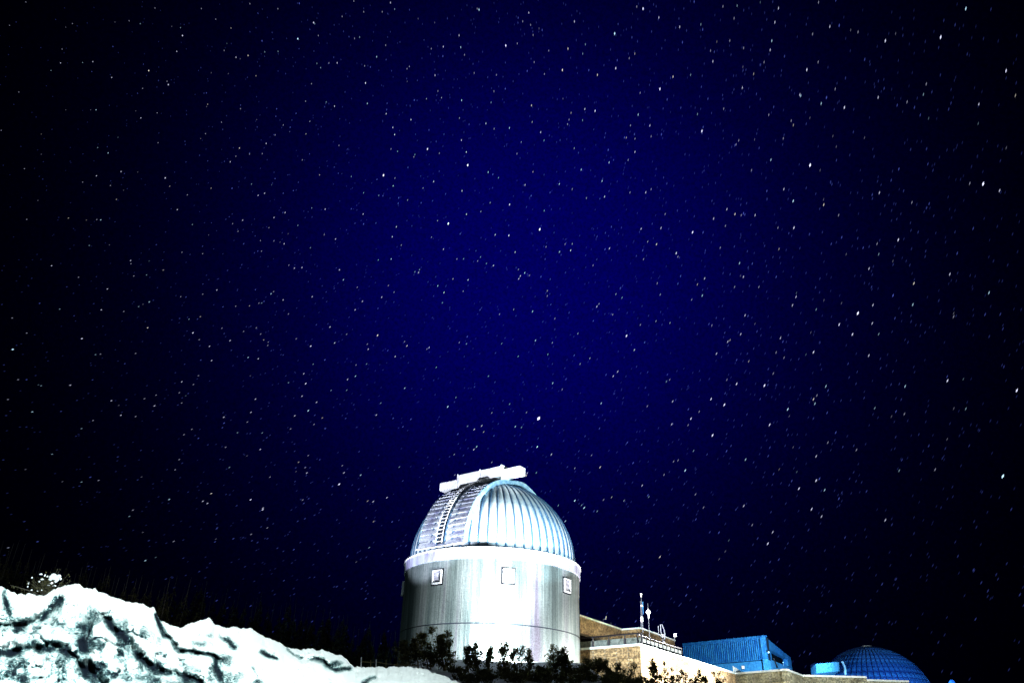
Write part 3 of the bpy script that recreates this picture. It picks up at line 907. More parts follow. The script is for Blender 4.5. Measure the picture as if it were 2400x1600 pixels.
# ------------------------------------------------------------------ snow bank
CREST = [(-420, 1400), (-200, 1380), (-60, 1362), (0, 1372), (25, 1385), (60, 1392), (90, 1395), (108, 1393), (125, 1382), (150, 1372), (170, 1368), (185, 1369), (200, 1377), (222, 1378), (240, 1389),
         (265, 1398), (300, 1408), (335, 1415), (352, 1424), (361, 1421), (368, 1438), (374, 1453), (385, 1454), (400, 1465), (425, 1470), (440, 1462), (470, 1452), (490, 1446), (500, 1461), (530, 1468), (545, 1466),
         (570, 1471), (590, 1471), (610, 1487), (640, 1499), (660, 1507), (680, 1517), (700, 1520), (730, 1520), (775, 1527), (800, 1534), (815, 1547), (830, 1562), (850, 1564), (880, 1561), (920, 1561), (960, 1561), (1000, 1567),
         (1020, 1574), (1040, 1584), (1070, 1594), (1090, 1604), (1130, 1625), (1200, 1650), (1300, 1680)]
cx_, cy_ = np.array([c[0] for c in CREST], float), np.array([c[1] for c in CREST], float)
CREASES = [  # polyline in view angles, width, depth, grime plus painted shade
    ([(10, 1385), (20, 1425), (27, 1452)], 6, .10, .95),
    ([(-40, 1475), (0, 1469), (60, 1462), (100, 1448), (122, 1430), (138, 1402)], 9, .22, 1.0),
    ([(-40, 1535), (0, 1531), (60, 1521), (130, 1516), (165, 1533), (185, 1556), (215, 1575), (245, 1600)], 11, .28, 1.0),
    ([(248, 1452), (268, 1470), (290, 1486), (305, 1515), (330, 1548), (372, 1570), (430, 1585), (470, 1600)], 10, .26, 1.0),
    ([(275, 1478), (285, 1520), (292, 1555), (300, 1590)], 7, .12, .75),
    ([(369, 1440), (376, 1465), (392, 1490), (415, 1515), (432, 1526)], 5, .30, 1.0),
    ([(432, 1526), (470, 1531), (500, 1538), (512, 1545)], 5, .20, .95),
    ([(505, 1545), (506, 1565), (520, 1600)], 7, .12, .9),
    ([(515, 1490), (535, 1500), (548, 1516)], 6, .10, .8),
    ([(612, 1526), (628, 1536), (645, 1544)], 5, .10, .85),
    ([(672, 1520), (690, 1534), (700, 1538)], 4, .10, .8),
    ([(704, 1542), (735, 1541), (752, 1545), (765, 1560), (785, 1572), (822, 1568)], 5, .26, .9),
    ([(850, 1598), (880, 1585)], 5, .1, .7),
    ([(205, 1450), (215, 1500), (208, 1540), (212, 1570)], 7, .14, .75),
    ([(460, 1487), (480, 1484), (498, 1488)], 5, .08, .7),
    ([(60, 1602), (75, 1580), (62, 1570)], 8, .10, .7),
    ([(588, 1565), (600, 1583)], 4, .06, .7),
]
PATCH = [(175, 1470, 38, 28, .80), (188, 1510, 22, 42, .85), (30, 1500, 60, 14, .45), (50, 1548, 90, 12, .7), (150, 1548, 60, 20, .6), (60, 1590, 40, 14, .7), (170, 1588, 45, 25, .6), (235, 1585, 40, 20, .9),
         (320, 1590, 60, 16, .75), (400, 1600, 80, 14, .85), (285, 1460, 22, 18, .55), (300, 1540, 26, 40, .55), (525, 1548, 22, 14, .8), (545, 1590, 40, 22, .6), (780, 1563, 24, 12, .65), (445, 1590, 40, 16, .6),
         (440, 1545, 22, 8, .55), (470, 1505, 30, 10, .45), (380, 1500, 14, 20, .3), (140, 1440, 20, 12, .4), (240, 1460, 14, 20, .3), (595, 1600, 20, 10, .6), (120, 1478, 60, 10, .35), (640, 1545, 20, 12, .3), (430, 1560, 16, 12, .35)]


def seg_dist(X, Y, pts):
    best = np.full(X.shape, 1e9)
    for (x0, y0), (x1, y1) in zip(pts[:-1], pts[1:]):
        dx, dy = x1 - x0, y1 - y0
        t = np.clip(((X - x0) * dx + (Y - y0) * dy) / (dx * dx + dy * dy), 0, 1)
        best = np.minimum(best, np.hypot(X - x0 - t * dx, Y - y0 - t * dy))
    return best


def fbm(X, Y, s, octv=5, seed=0.0):
    out = np.zeros(X.shape)
    it = np.nditer([X, Y], flags=['multi_index'])
    for x, y in it:
        out[it.multi_index] = noise.fractal(Vector((float(x) * s, float(y) * s, seed)), 0.9, 2.1, octv)
    return out


ux = np.concatenate([np.arange(-400, -20, 14), np.arange(-20, 1110, 3.2), np.arange(1110, 1300, 14)])
NRW = 92
vrow = np.linspace(0, 1, NRW) ** 0.9
PX = np.repeat(ux[:, None], NRW, 1)
crest_y = np.interp(ux, cx_, cy_)
crest_y = crest_y + (4.0 * fbm(ux[:, None], ux[:, None] * 0, .035, 4, 9.1)[:, 0] + 3.2 * fbm(ux[:, None], ux[:, None] * 0, .11, 3, 4.1)[:, 0]) * (ux < 1080)
bottom_y = 1705.0
PY = bottom_y + (crest_y[:, None] - bottom_y) * vrow[None, :]
warpx = 14 * fbm(PX, PY, .025, 5, 5.5); warpy = 10 * fbm(PX, PY, .025, 5, 8.5)
D_crest = np.interp(ux, [-400, 0, 370, 500, 800, 1080, 1300], [9.0, 10.0, 11.0, 12.5, 15.5, 19.0, 22.0])
D_bot = np.interp(ux, [-400, 0, 500, 1080, 1300], [5.0, 5.2, 6.4, 9.5, 13.0])
base = D_bot[:, None] + (D_crest - D_bot)[:, None] * (vrow[None, :] ** 1.25)
dirt_shade = np.zeros(PX.shape); rel = np.zeros(PX.shape)
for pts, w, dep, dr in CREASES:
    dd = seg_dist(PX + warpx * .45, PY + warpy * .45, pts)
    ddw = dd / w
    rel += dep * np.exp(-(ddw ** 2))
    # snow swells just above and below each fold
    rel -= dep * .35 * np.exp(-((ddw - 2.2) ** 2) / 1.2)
    dirt_shade = np.maximum(dirt_shade, 1.05 * dr * np.exp(-((dd / (w * 1.35)) ** 1.5)))
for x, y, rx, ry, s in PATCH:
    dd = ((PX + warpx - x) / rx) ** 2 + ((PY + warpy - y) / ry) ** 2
    dirt_shade = np.maximum(dirt_shade, 1.05 * s * np.exp(-dd * .7))
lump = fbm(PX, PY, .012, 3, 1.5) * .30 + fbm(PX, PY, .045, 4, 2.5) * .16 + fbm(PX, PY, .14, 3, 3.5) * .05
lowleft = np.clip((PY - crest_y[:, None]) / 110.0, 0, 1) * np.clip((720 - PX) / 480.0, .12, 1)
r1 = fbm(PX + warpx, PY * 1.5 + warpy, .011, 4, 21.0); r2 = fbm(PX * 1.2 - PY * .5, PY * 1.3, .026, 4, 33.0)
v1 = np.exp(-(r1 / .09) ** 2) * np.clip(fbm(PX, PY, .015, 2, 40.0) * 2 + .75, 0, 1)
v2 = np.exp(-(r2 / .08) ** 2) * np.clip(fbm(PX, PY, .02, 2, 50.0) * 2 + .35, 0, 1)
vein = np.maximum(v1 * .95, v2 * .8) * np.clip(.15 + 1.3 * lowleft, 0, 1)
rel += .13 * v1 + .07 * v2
dirt_shade = np.maximum(dirt_shade, vein)
mott = np.clip(fbm(PX, PY, .02, 5, 61.0) * 2.0 + .30, 0, 1) * np.clip(lowleft * 1.6 - .2, 0, 1)  # mottled darkening, hollow shade painted in towards the lower left
dirt_shade = np.maximum(dirt_shade, .75 * mott)
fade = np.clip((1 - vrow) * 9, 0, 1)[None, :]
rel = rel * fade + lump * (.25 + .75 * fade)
dirt_shade = dirt_shade * (.85 + .7 * (fbm(PX, PY, .03, 3, 7.7)))
D = base + rel * np.interp(base, [5, 20], [1.0, 1.6])
verts = []
cols_n = len(ux)
for i in range(cols_n):
    for j in range(NRW):
        v = ray(PX[i, j], PY[i, j]); v = v / math.hypot(v.x, v.y)
        p = EYE + v * D[i, j]
        if j < 6:      # foot of the bank runs down into the ground
            p.z -= (6 - j) * .32
        verts.append(tuple(p))
dl = list(dirt_shade.ravel())
NB = 7
back = []
for i in range(cols_n):
    v = ray(PX[i, -1], PY[i, -1]); v = v / math.hypot(v.x, v.y); p = EYE + v * D[i, -1]
    h = Vector((v.x, v.y, 0))
    for k in range(1, NB + 1):
        q = p + h * (.35 * k ** 1.3); q.z = p.z - .05 * k - .11 * k ** 1.75
        back.append(tuple(q))
nb0 = len(verts)
faces = [(i * NRW + j, (i + 1) * NRW + j, (i + 1) * NRW + j + 1, i * NRW + j + 1) for i in range(cols_n - 1) for j in range(NRW - 1)]
for i in range(cols_n - 1):
    prev = (i * NRW + NRW - 1, (i + 1) * NRW + NRW - 1)
    for k in range(NB):
        cur = (nb0 + i * NB + k, nb0 + (i + 1) * NB + k)
        faces.append((prev[0], prev[1], cur[1], cur[0])); prev = cur
sb = MB(); sb.add(verts + back, faces)
bank_origin = (-5.0, 8.0, 0.0)
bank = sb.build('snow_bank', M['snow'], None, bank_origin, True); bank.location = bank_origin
att = bank.data.attributes.new('dirt_shade', 'FLOAT', 'POINT')
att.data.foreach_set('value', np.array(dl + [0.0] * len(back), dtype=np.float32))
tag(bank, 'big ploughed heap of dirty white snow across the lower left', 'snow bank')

# ------------------------------------------------------------------ cedar shrubs
def shrub(px, top_py, y, w, label, n=1300, seed=0, lean=0.0, base_py=None, group='cedar shrubs below the tower', leaf=.055, name='cedar_shrub', lm='leaf', sparse=1.0):
    rs = random.Random(seed * 31 + 5)
    top = at_y(px, top_py, y); gx = top.x - lean; gz = ground_z(gx, y) - .1
    H = top.z - gz
    root = empty(name, (gx, y, gz), label, 'shrub', group)
    st = MB(); base = Vector((gx, y, gz)); nst = rs.choice((2, 3, 4))
    tips = []
    for s in range(nst):
        tt = top + Vector((rs.uniform(-.42, .42) * w, rs.uniform(-.25, .25), -rs.uniform(.02, .24) * H * (s > 0)))
        if s == 0: tt = top
        pts = [base + Vector((rs.uniform(-.05, .05), rs.uniform(-.05, .05), 0))]
        for i in range(1, 6):
            f = i / 5
            pts.append(base.lerp(tt, f) + Vector((rs.uniform(-.05, .05), rs.uniform(-.05, .05), 0)) * (1 if i < 5 else 0))
        st.tube(pts, .03, 5, .006)
        tips.append(pts)
    lv = MB()
    nb = max(26, int(n / 34))
    for b in range(nb):
        pts = rs.choice(tips); f = rs.uniform(.08, .97) ** .9
        k = min(int(f * 5), 4); o = pts[k].lerp(pts[k + 1], f * 5 - k)
        prof = (1 - f) ** .65 * (.35 + .65 * min(1, f * 5)) + .05
        reach = w * .34 * prof * rs.uniform(.5, 1.15)
        a = rs.uniform(0, 2 * PI)
        dirv = Vector((math.cos(a), math.sin(a), rs.uniform(.35, 1.0)))
        e = o + dirv * reach
        mid = o.lerp(e, .5) + Vector((0, 0, -.06 * reach))
        st.tube([o, mid, e], .009, 3, .003, False)
        m_ = int(n / nb * rs.uniform(.5, 1.4) * sparse)
        for q in range(m_):
            t_ = rs.uniform(.25, 1.06)
            c = o.lerp(e, t_) + Vector((rs.gauss(0, 1), rs.gauss(0, 1), rs.gauss(0, 1))) * (.045 + .05 * reach)
            sz = leaf * rs.uniform(.5, 1.4)
            u = (dirv * .6 + Vector((rs.uniform(-1, 1), rs.uniform(-1, 1), rs.uniform(-.4, 1.2)))).normalized(); v_ = u.cross(Vector((rs.uniform(-1, 1), rs.uniform(-1, 1), rs.uniform(-1, 1)))).normalized()
            lv.add([c - u * sz * .9, c + v_ * sz * .42, c + u * sz, c - v_ * sz * .42], [(0, 1, 2, 3)])
    st.build('stem', M['twig'], root)
    lv.build('foliage', M[lm], root)
    return root


SH = [  # px, top, depth, width m, leaves, words
    (952, 1500, 37.5, 1.5, 1500, 'dark cedar shrub leftmost, overlapping the tower left edge'),
    (985, 1484, 38.0, 1.4, 1800, 'dark cedar shrub second from left, before the shadowed wall'),
    (1013, 1466, 37.2, 1.6, 3000, 'tallest dark cedar shrub, before the shadowed left wall of the tower'),
    (1048, 1480, 36.6, 1.5, 2600, 'bushy dark cedar shrub at the right edge of the dense left clump'),
    (1100, 1512, 36.2, 1.0, 900, 'leafy young cedar first in front of the blown-out wall'),
    (1117, 1506, 36.8, 1.2, 1200, 'cedar with a forked tip left of the centre of the bright wall'),
    (1150, 1513, 36.4, 1.1, 1100, 'rounded cedar in the middle of the bright wall'),
    (1186, 1499, 36.8, 1.1, 1300, 'slender tall cedar right below the middle window'),
    (1208, 1513, 36.1, 1.1, 1000, 'cedar hugging the right of the slender tall one'),
    (1242, 1518, 36.7, .65, 650, 'narrow isolated cedar with gaps on both sides'),
    (1296, 1512, 36.9, 1.5, 1900, 'broad cedar below the right tower window'),
    (1322, 1528, 36.3, 1.2, 1200, 'cedar at the tower right foot, beside the broad one'),
    (1362, 1560, 37.0, 1.3, 1100, 'low cedar where the tower meets the tan brick wall'),
    (1400, 1546, 38.5, 1.5, 1800, 'cedar in front of the tan brick, left one'),
    (1450, 1556, 38.0, 1.6, 1700, 'cedar in front of the tan brick, middle one'),
    (1484, 1548, 38.8, 1.3, 1500, 'cedar before the corner of the brick building'),
    (1529, 1541, 39.5, 1.2, 1500, 'tall cedar just right of the brick corner against the white wall'),
    (1555, 1546, 39.7, 1.1, 1300, 'twin of the tall cedar, second right of the brick corner'),
    (1599, 1568, 40.5, 1.4, 1300, 'low spreading cedar midway along the white wall'),
    (1640, 1567, 41.5, 1.5, 1500, 'wide dark cedar on the white wall, second from right'),
    (1680, 1568, 42.0, 1.0, 1300, 'pointed dark cedar last in the row along the white wall'),
]
for i, (px, ty, y, w, n, lab) in enumerate(SH):
    shrub(px, ty, y, w, lab, int(n * 1.05), i + 1, leaf=.052)
# low filler growth along the foot
for i, (px, ty, y, w) in enumerate([(1072, 1568, 36, 1.0), (1130, 1575, 35.5, 1.1), (1180, 1572, 35.5, 1.1), (1225, 1580, 35.6, 1.0), (1270, 1562, 35.6, 1.0), (1340, 1570, 35.8, 1.2), (1425, 1580, 36.5, 1.4), (1500, 1578, 37, 1.3), (1575, 1585, 38, 1.3), (1620, 1588, 39, 1.3)]):
    shrub(px, ty, y, w, ['low tuft of cedar at the snow edge, first from left', 'low cedar tuft below the forked cedar', 'low cedar tuft below the slender tall cedar', 'low cedar tuft left of the isolated narrow cedar', 'low cedar tuft between the narrow and the broad cedar',
                        'low cedar tuft at the foot of the tower right edge', 'low cedar tuft before the tan brick wall', 'low cedar tuft at the brick corner', 'low cedar tuft between the twins and the spreading cedar', 'low cedar tuft under the spreading cedar'][i], 900, 60 + i, group='low cedar tufts', name='cedar_tuft')

for i in range(32):
    px = 1085 + i * 19.5 + random.uniform(-5, 5)
    shrub(px, (1583 if i % 3 else 1576) + random.uniform(-6, 8), random.uniform(32.5, 34.5), 1.0, 'low dark cedar tuft in the ragged row along the bottom edge', 460, 200 + i, group='ragged row of tufts along the bottom edge', name='cedar_tuft', leaf=.052)

# snow-dusted bush behind the left crest
nb_y = 13.0
bc = at_y(108, 1372, nb_y)
sb_root = empty('snowy_bush', at_y(108, 1400, nb_y), 'small bush holding clumps of snow behind the left snow crest', 'bush')
lv = MB(); rs = random.Random(4); st = MB()
for q in range(60):
    a = at_y(108 + rs.uniform(-8, 8), 1405, nb_y); px_, py_ = 108 + rs.gauss(0, 24), 1365 + rs.gauss(0, 12)
    e_ = at_y(px_, py_, nb_y + rs.uniform(-.2, .2)); st.tube([a, a.lerp(e_, .5) + Vector((0, 0, .03)), e_], .005, 3, .002, False)
    for k in range(16):
        c = a.lerp(e_, rs.uniform(.5, 1.05)) + Vector((rs.gauss(0, .02), rs.gauss(0, .02), rs.gauss(0, .02)))
        u = Vector((rs.uniform(-1, 1), rs.uniform(-1, 1), rs.uniform(-1, 1))).normalized(); v_ = u.orthogonal().normalized(); s = rs.uniform(.008, .018)
        lv.add([c - u * s, c + v_ * s * .5, c + u * s, c - v_ * s * .5], [(0, 1, 2, 3)])
st.build('stem', M['bark'], sb_root); lv.build('foliage', M['forest'], sb_root)
cl = MB(); bm = bmesh.new(); bmesh.ops.create_icosphere(bm, subdivisions=2, radius=1)
clumps = [(122, 1352, 7, 5), (128, 1353, 6, 6), (118, 1357, 5, 3), (138, 1350, 5, 5), (134, 1358, 4, 4), (126, 1346, 6, 3), (121, 1366, 4, 3), (127, 1372, 5, 2), (130, 1362, 4, 3), (96, 1345, 4, 2), (105, 1348, 2, 3),
          (99, 1357, 4, 2), (92, 1362, 2, 2), (75, 1353, 2, 2), (67, 1366, 2, 3), (74, 1382, 2, 2), (114, 1371, 3, 1.5), (142, 1356, 3, 3), (111, 1350, 2, 2), (88, 1384, 1.5, 1.5), (98, 1382, 1.5, 1.5), (65, 1374, 1.5, 2)]
for (px_, py_, a_, b_) in clumps:
    c = at_y(px_, py_, nb_y - .1); k = nb_y / 2000; off = rs.uniform(0, 99)
    cl.add([(c.x + v.co.x * a_ * k * (1 + .5 * noise.noise(v.co * 2 + Vector((off, 0, 0)))), c.y + v.co.y * a_ * k * .7, c.z + v.co.z * b_ * k * (1 + .5 * noise.noise(v.co * 2.5 + Vector((0, off, 0))))) for v in bm.verts], [tuple(v.index for v in f.verts) for f in bm.faces])
bm.free(); cl.build('snow_clumps', M['clean_snow'], sb_root, None, True)

# wire fence behind the bank, left of the tower
fy = 30.0
fe = empty('wire_fence', at_y(850, 1552, fy), 'thin yellowish wire fence with short stakes between the snow bank and the tower', 'fence')
FP = [(846, 1548), (868, 1550), (881, 1549), (904, 1553), (930, 1556), (955, 1556), (980, 1557)]
mb = MB(); mb.tube([at_y(x, y + 1, fy) for x, y in FP], .014, 5); mb.build('wire', M['twig'], fe)
for k, (x, y) in enumerate(FP):
    top = at_y(x + 1, y - (9 if k % 3 == 0 else 5), fy); bt = at_y(x - .5, y + 30, fy)
    mb = MB(); mb.tube([bt, top], .022, 5, .016); mb.build('stake', M['white'] if k in (0, 2) else M['twig'], fe)
fe2 = empty('marker_stake', at_y(978, 1562, 33), 'short white marker stake in the snow beside the leftmost shrub', 'stake')
mb = MB(); mb.tube([at_y(979, 1566, 33), at_y(981, 1546, 33)], .02, 5, .015); mb.build('shaft', M['white'], fe2)
mb = MB(); mb.tube([at_y(981, 1557, 33), at_y(988, 1560, 33)], .02, 5, .02); mb.build('arm', M['white'], fe2)

# ------------------------------------------------------------------ forest behind
tops_x = [-100, 0, 60, 120, 330, 430, 505, 620, 700, 800, 890, 960]
tops_y = [1250, 1262, 1268, 1300, 1343, 1352, 1362, 1385, 1402, 1428, 1462, 1480]
rs = random.Random(11)


def conifer(px, top_py, y, label, seed):
    r = random.Random(seed); top = at_y(px, top_py, y); gz = ground_z(top.x, y) - .2; H = top.z - gz
    root = empty('spruce_tree', (top.x, y, gz), label, 'tree', 'spruces in the dark wood behind the snow bank')
    tk = MB(); b = Vector((top.x, y, gz)); bend = Vector((r.uniform(-.3, .3), 0, 0))
    tk.tube([b, b.lerp(top, .5) + bend, top], .16, 6, .02); tk.build('trunk', M['bark'], root)
    cr = MB(); bare = r.uniform(0.03, .16); W = H * r.uniform(.13, .21)
    lay = 46
    for i in range(lay):
        f = i / lay; z = 1 - bare - f * (1 - bare) * .8
        o = b.lerp(top, z) + bend * (1 - abs(2 * z - 1))
        rad = W * (f ** .8) * r.uniform(.6, 1.15) + .15
        for k in range(7):
            if r.random() < .15: continue
            a = r.uniform(0, 2 * PI); e_ = o + Vector((math.cos(a) * rad, math.sin(a) * rad, -rad * r.uniform(.1, .45)))
            s = (e_ - o).cross(UP).normalized() * rad * r.uniform(.12, .25)
            m_ = o.lerp(e_, .55)
            cr.add([o, m_ + s - UP * .05, e_, m_ - s - UP * .12], [(0, 1, 2), (0, 2, 3)])
            q = m_.lerp(e_, .5)
            cr.add([m_, q + s * .8 - UP * r.uniform(.1, .5), q - UP * .02, q - s * .8 - UP * r.uniform(.1, .5)], [(0, 1, 2), (0, 2, 3)])
    cr.build('crown', M['forest'], root)


looks = ['bare-tipped spruce', 'narrow spruce', 'ragged spruce', 'full spruce', 'leaning spruce']
tree_px = []
x = -60.0
while x < 960:
    tree_px.append(x); x += rs.uniform(9, 17)
for i, px in enumerate(tree_px):
    ty = float(np.interp(px, tops_x, tops_y)) + rs.uniform(-4, 34)
    d_ = rs.uniform(72, 96)
    if px > 930: d_ = 80
    where = 'behind the left snow crest' if px < 370 else ('behind the middle of the snow bank' if px < 650 else 'between the snow bank and the tower')
    conifer(px, ty, d_, 'dark spruce in the black wood ' + where, 100 + i)
for o in [o for o in COL.objects if o.get('category') == 'tree']:
    o['group'] = 'spruces ' + o['label'].split('wood ')[1]

# ------------------------------------------------------------------ stars
# bright stars as directions; each is drawn along its small arc round the celestial pole
POLE = ray(-150, 60).normalized()
STAR_R = 2500.0
PXA = STAR_R / F_PX


def crop(ix, iy, lst):
    return [(ix + x / 2.376, iy + y / 2.376, s) for x, y, s in lst]


BR = crop(0, 0, [(54, 140, 2), (145, 10, 2), (404, 130, 2), (367, 150, 1), (338, 349, 3), (285, 391, 2), (461, 347, 2), (518, 342, 3), (347, 272, 2), (623, 430, 3), (829, 392, 4), (938, 470, 4), (931, 451, 2), (795, 491, 2), (1017, 197, 4), (1006, 153, 2), (985, 285, 3), (957, 146, 1), (1122, 47, 2), (864, 44, 2), (720, 115, 2), (782, 131, 2), (641, 122, 1),
    (106, 511, 2), (8, 724, 2), (536, 610, 3), (506, 610, 1), (367, 610, 1), (785, 655, 3), (876, 627, 2), (757, 616, 1), (1157, 579, 2), (1151, 592, 1), (1234, 679, 2), (1145, 743, 2), (1118, 770, 1), (881, 793, 2), (603, 850, 3), (545, 820, 2), (658, 763, 1), (231, 745, 1), (231, 857, 1), (137, 937, 2), (538, 977, 3), (675, 953, 3), (768, 956, 1), (461, 1012, 2), (616, 1031, 2), (921, 989, 4), (946, 1035, 2),
    (1044, 1083, 2), (1176, 1046, 2), (988, 1165, 3), (649, 1108, 2), (689, 1057, 1), (562, 1222, 3), (540, 1220, 2), (482, 1223, 1), (382, 1212, 2), (150, 1219, 2), (212, 1114, 1), (1072, 1248, 2), (1163, 1306, 1), (728, 1448, 3), (730, 1466, 2), (817, 1528, 2), (746, 1534, 2), (910, 1501, 2), (831, 1451, 1), (288, 1477, 3), (438, 1541, 2), (498, 1364, 2), (610, 1361, 1), (1014, 1402, 2), (1129, 1410, 2),
    (1659, 215, 5), (1747, 125, 4), (1753, 131, 2), (1548, 48, 2), (1392, 20, 2), (1202, 106, 2), (1287, 155, 2), (1315, 318, 3), (1382, 308, 3), (1249, 280, 2), (1264, 241, 1), (1338, 326, 1), (1475, 288, 2), (1549, 285, 2), (1773, 197, 2), (1878, 349, 3), (1786, 376, 2), (1765, 352, 2), (1735, 465, 2), (1832, 350, 2), (1426, 421, 2), (1272, 409, 1), (1177, 404, 1), (1340, 604, 2), (1430, 665, 1), (1578, 695, 2), (1614, 731, 1), (1533, 750, 2),
    (1483, 797, 3), (1334, 823, 3), (1314, 868, 2), (1283, 899, 3), (1390, 856, 2), (1461, 854, 2), (1684, 889, 2), (1704, 744, 2), (1726, 674, 2), (1702, 562, 2), (1817, 567, 2), (1863, 590, 3), (1888, 808, 2), (1401, 1023, 2), (1438, 1086, 3), (1474, 1074, 3), (1513, 1027, 1), (1352, 1224, 3), (1296, 1243, 2), (1326, 1286, 2), (1498, 1266, 2), (1526, 1209, 3), (1588, 1181, 3), (1659, 1253, 2), (1736, 1156, 2), (1811, 1163, 3), (1780, 972, 2),
    (1583, 1355, 3), (1560, 1346, 1), (1526, 1339, 2), (1451, 1337, 2), (1457, 1396, 2), (1609, 1474, 2), (1640, 1491, 3), (1682, 1487, 3), (1869, 1329, 3), (1891, 1500, 3), (1806, 1304, 2), (1729, 1377, 2), (1605, 1300, 1)])
BR += crop(800, 0, [(5, 91, 2), (70, 5, 2), (125, 65, 2), (228, 65, 2), (274, 14, 3), (297, 50, 2), (428, 103, 1), (520, 125, 1), (767, 53, 4), (757, 48, 2), (1044, 70, 3), (1010, 118, 2), (1054, 138, 2), (1298, 119, 3), (1522, 186, 5), (1680, 48, 5), (1768, 97, 3), (1884, 149, 3), (1645, 36, 2), (74, 213, 2), (102, 206, 2), (247, 251, 2), (197, 315, 3), (135, 461, 4), (130, 366, 2), (145, 575, 3), (366, 382, 2), (379, 369, 2), (501, 270, 2),
    (568, 259, 3), (656, 196, 3), (665, 262, 3), (686, 304, 2), (916, 253, 5), (980, 241, 2), (1068, 194, 2), (1101, 158, 1), (1155, 281, 2), (1074, 345, 2), (1262, 270, 3), (1359, 246, 2), (1344, 298, 2), (1231, 389, 4), (1131, 411, 2), (1426, 416, 3), (1528, 379, 4), (1847, 426, 3), (1634, 298, 2), (1603, 323, 2), (1774, 494, 5), (1664, 516, 2), (522, 418, 3), (538, 506, 2), (558, 543, 2), (474, 549, 2), (367, 452, 1), (670, 557, 3),
    (850, 507, 2), (864, 416, 2), (740, 405, 2), (834, 569, 2), (1059, 586, 3), (1234, 548, 1), (1279, 627, 2), (1268, 665, 2), (1356, 606, 3), (1413, 616, 4), (1343, 668, 2), (1260, 690, 2), (1653, 637, 3), (1718, 698, 3), (1610, 697, 2), (1635, 771, 2), (1725, 758, 2), (1587, 765, 2), (250, 632, 3), (388, 665, 3), (287, 708, 3), (297, 748, 3), (658, 656, 2), (805, 686, 3), (851, 716, 2), (936, 711, 3), (669, 779, 3), (1110, 735, 3), (1129, 780, 2), (1002, 790, 2), (1063, 678, 2),
    (480, 828, 5), (546, 852, 2), (410, 859, 2), (404, 872, 2), (277, 828, 2), (313, 841, 2), (696, 845, 3), (704, 918, 6), (978, 854, 2), (1297, 824, 2), (1635, 844, 3), (1597, 889, 2), (1491, 903, 3), (1336, 943, 3), (1452, 1006, 3), (818, 957, 3), (875, 988, 2), (1067, 955, 2), (1023, 1028, 3), (1214, 1023, 3), (1286, 1051, 2), (1365, 1101, 2), (1466, 1093, 3), (1695, 1069, 3), (1725, 1052, 2), (1607, 1070, 2), (235, 974, 6), (56, 981, 2), (299, 990, 2), (289, 1033, 3), (514, 1009, 3), (455, 1046, 2), (672, 1061, 3),
    (124, 1072, 2), (209, 1086, 2), (369, 1112, 2), (122, 1190, 3), (937, 1137, 4), (829, 1127, 2), (697, 1191, 3), (777, 1176, 2), (596, 1243, 6), (307, 1261, 3), (536, 1227, 2), (284, 1316, 3), (502, 1319, 2), (334, 1363, 2), (569, 1385, 3), (857, 1305, 3), (933, 1309, 4), (1105, 1275, 6), (1130, 1171, 2), (1669, 1272, 3), (1780, 1267, 3), (1803, 1190, 2), (1755, 1358, 3), (1706, 1343, 2), (1493, 1381, 3), (1246, 1357, 2), (1286, 1356, 2), (1277, 1392, 3), (1215, 1400, 3), (968, 1402, 3), (1140, 1372, 2),
    (1865, 1407, 4), (1874, 1427, 2), (1683, 1441, 2), (1402, 1475, 2), (644, 1440, 2), (681, 1439, 2), (759, 1451, 2), (775, 1429, 2), (808, 1465, 2), (847, 1476, 3), (278, 1440, 3), (206, 1445, 2), (410, 1511, 2), (430, 1515, 3), (436, 1499, 2), (12, 1555, 3), (986, 1498, 2), (1021, 1517, 3), (1048, 1531, 2), (988, 1550, 3), (997, 1535, 3), (622, 1551, 2), (706, 1556, 3)])
BR += crop(1600, 0, [(224, 35, 2), (303, 31, 2), (533, 45, 3), (513, 123, 3), (286, 101, 2), (101, 135, 2), (262, 225, 2), (190, 231, 1), (496, 226, 3), (487, 277, 3), (168, 341, 3), (155, 281, 2), (339, 266, 2), (432, 12, 1), (756, 12, 2), (819, 147, 3), (723, 189, 2), (976, 177, 2), (935, 166, 1), (1128, 226, 4), (1185, 186, 1), (1436, 206, 5), (1576, 47, 4), (1800, 393, 4), (1852, 530, 2), (1648, 580, 3), (1356, 466, 2), (1340, 524, 2),
    (1249, 566, 2), (1088, 541, 3), (900, 597, 4), (849, 494, 2), (754, 344, 2), (691, 387, 4), (652, 526, 3), (657, 532, 3), (771, 575, 3), (453, 345, 2), (395, 410, 2), (332, 487, 3), (335, 371, 1), (228, 604, 2), (82, 634, 2), (107, 728, 5), (44, 416, 2), (312, 780, 2), (297, 803, 2), (479, 638, 2), (604, 671, 2), (616, 695, 2), (708, 655, 1), (560, 769, 2), (400, 775, 1), (836, 756, 1), (855, 815, 1), (1012, 765, 1), (1369, 657, 1), (1645, 686, 1),
    (1801, 821, 1), (709, 918, 6), (491, 888, 3), (383, 946, 2), (765, 946, 1), (563, 1051, 3), (615, 1117, 4), (785, 1138, 3), (784, 1109, 1), (1095, 1071, 3), (1276, 1125, 2), (1598, 1019, 2), (1673, 1021, 6), (1764, 1059, 3), (868, 1196, 2), (619, 1266, 4), (530, 1266, 2), (403, 1196, 3), (246, 1163, 3), (291, 1190, 3), (326, 1196, 2), (172, 1215, 3), (238, 1255, 2), (55, 1291, 5), (209, 1377, 2), (536, 1384, 2), (1082, 1355, 2), (1200, 1333, 4), (1091, 1413, 2),
    (910, 1413, 1), (316, 1463, 3), (338, 1539, 3), (322, 1533, 1), (122, 1548, 3), (1037, 1493, 3), (1487, 1524, 3), (1170, 1451, 1)])
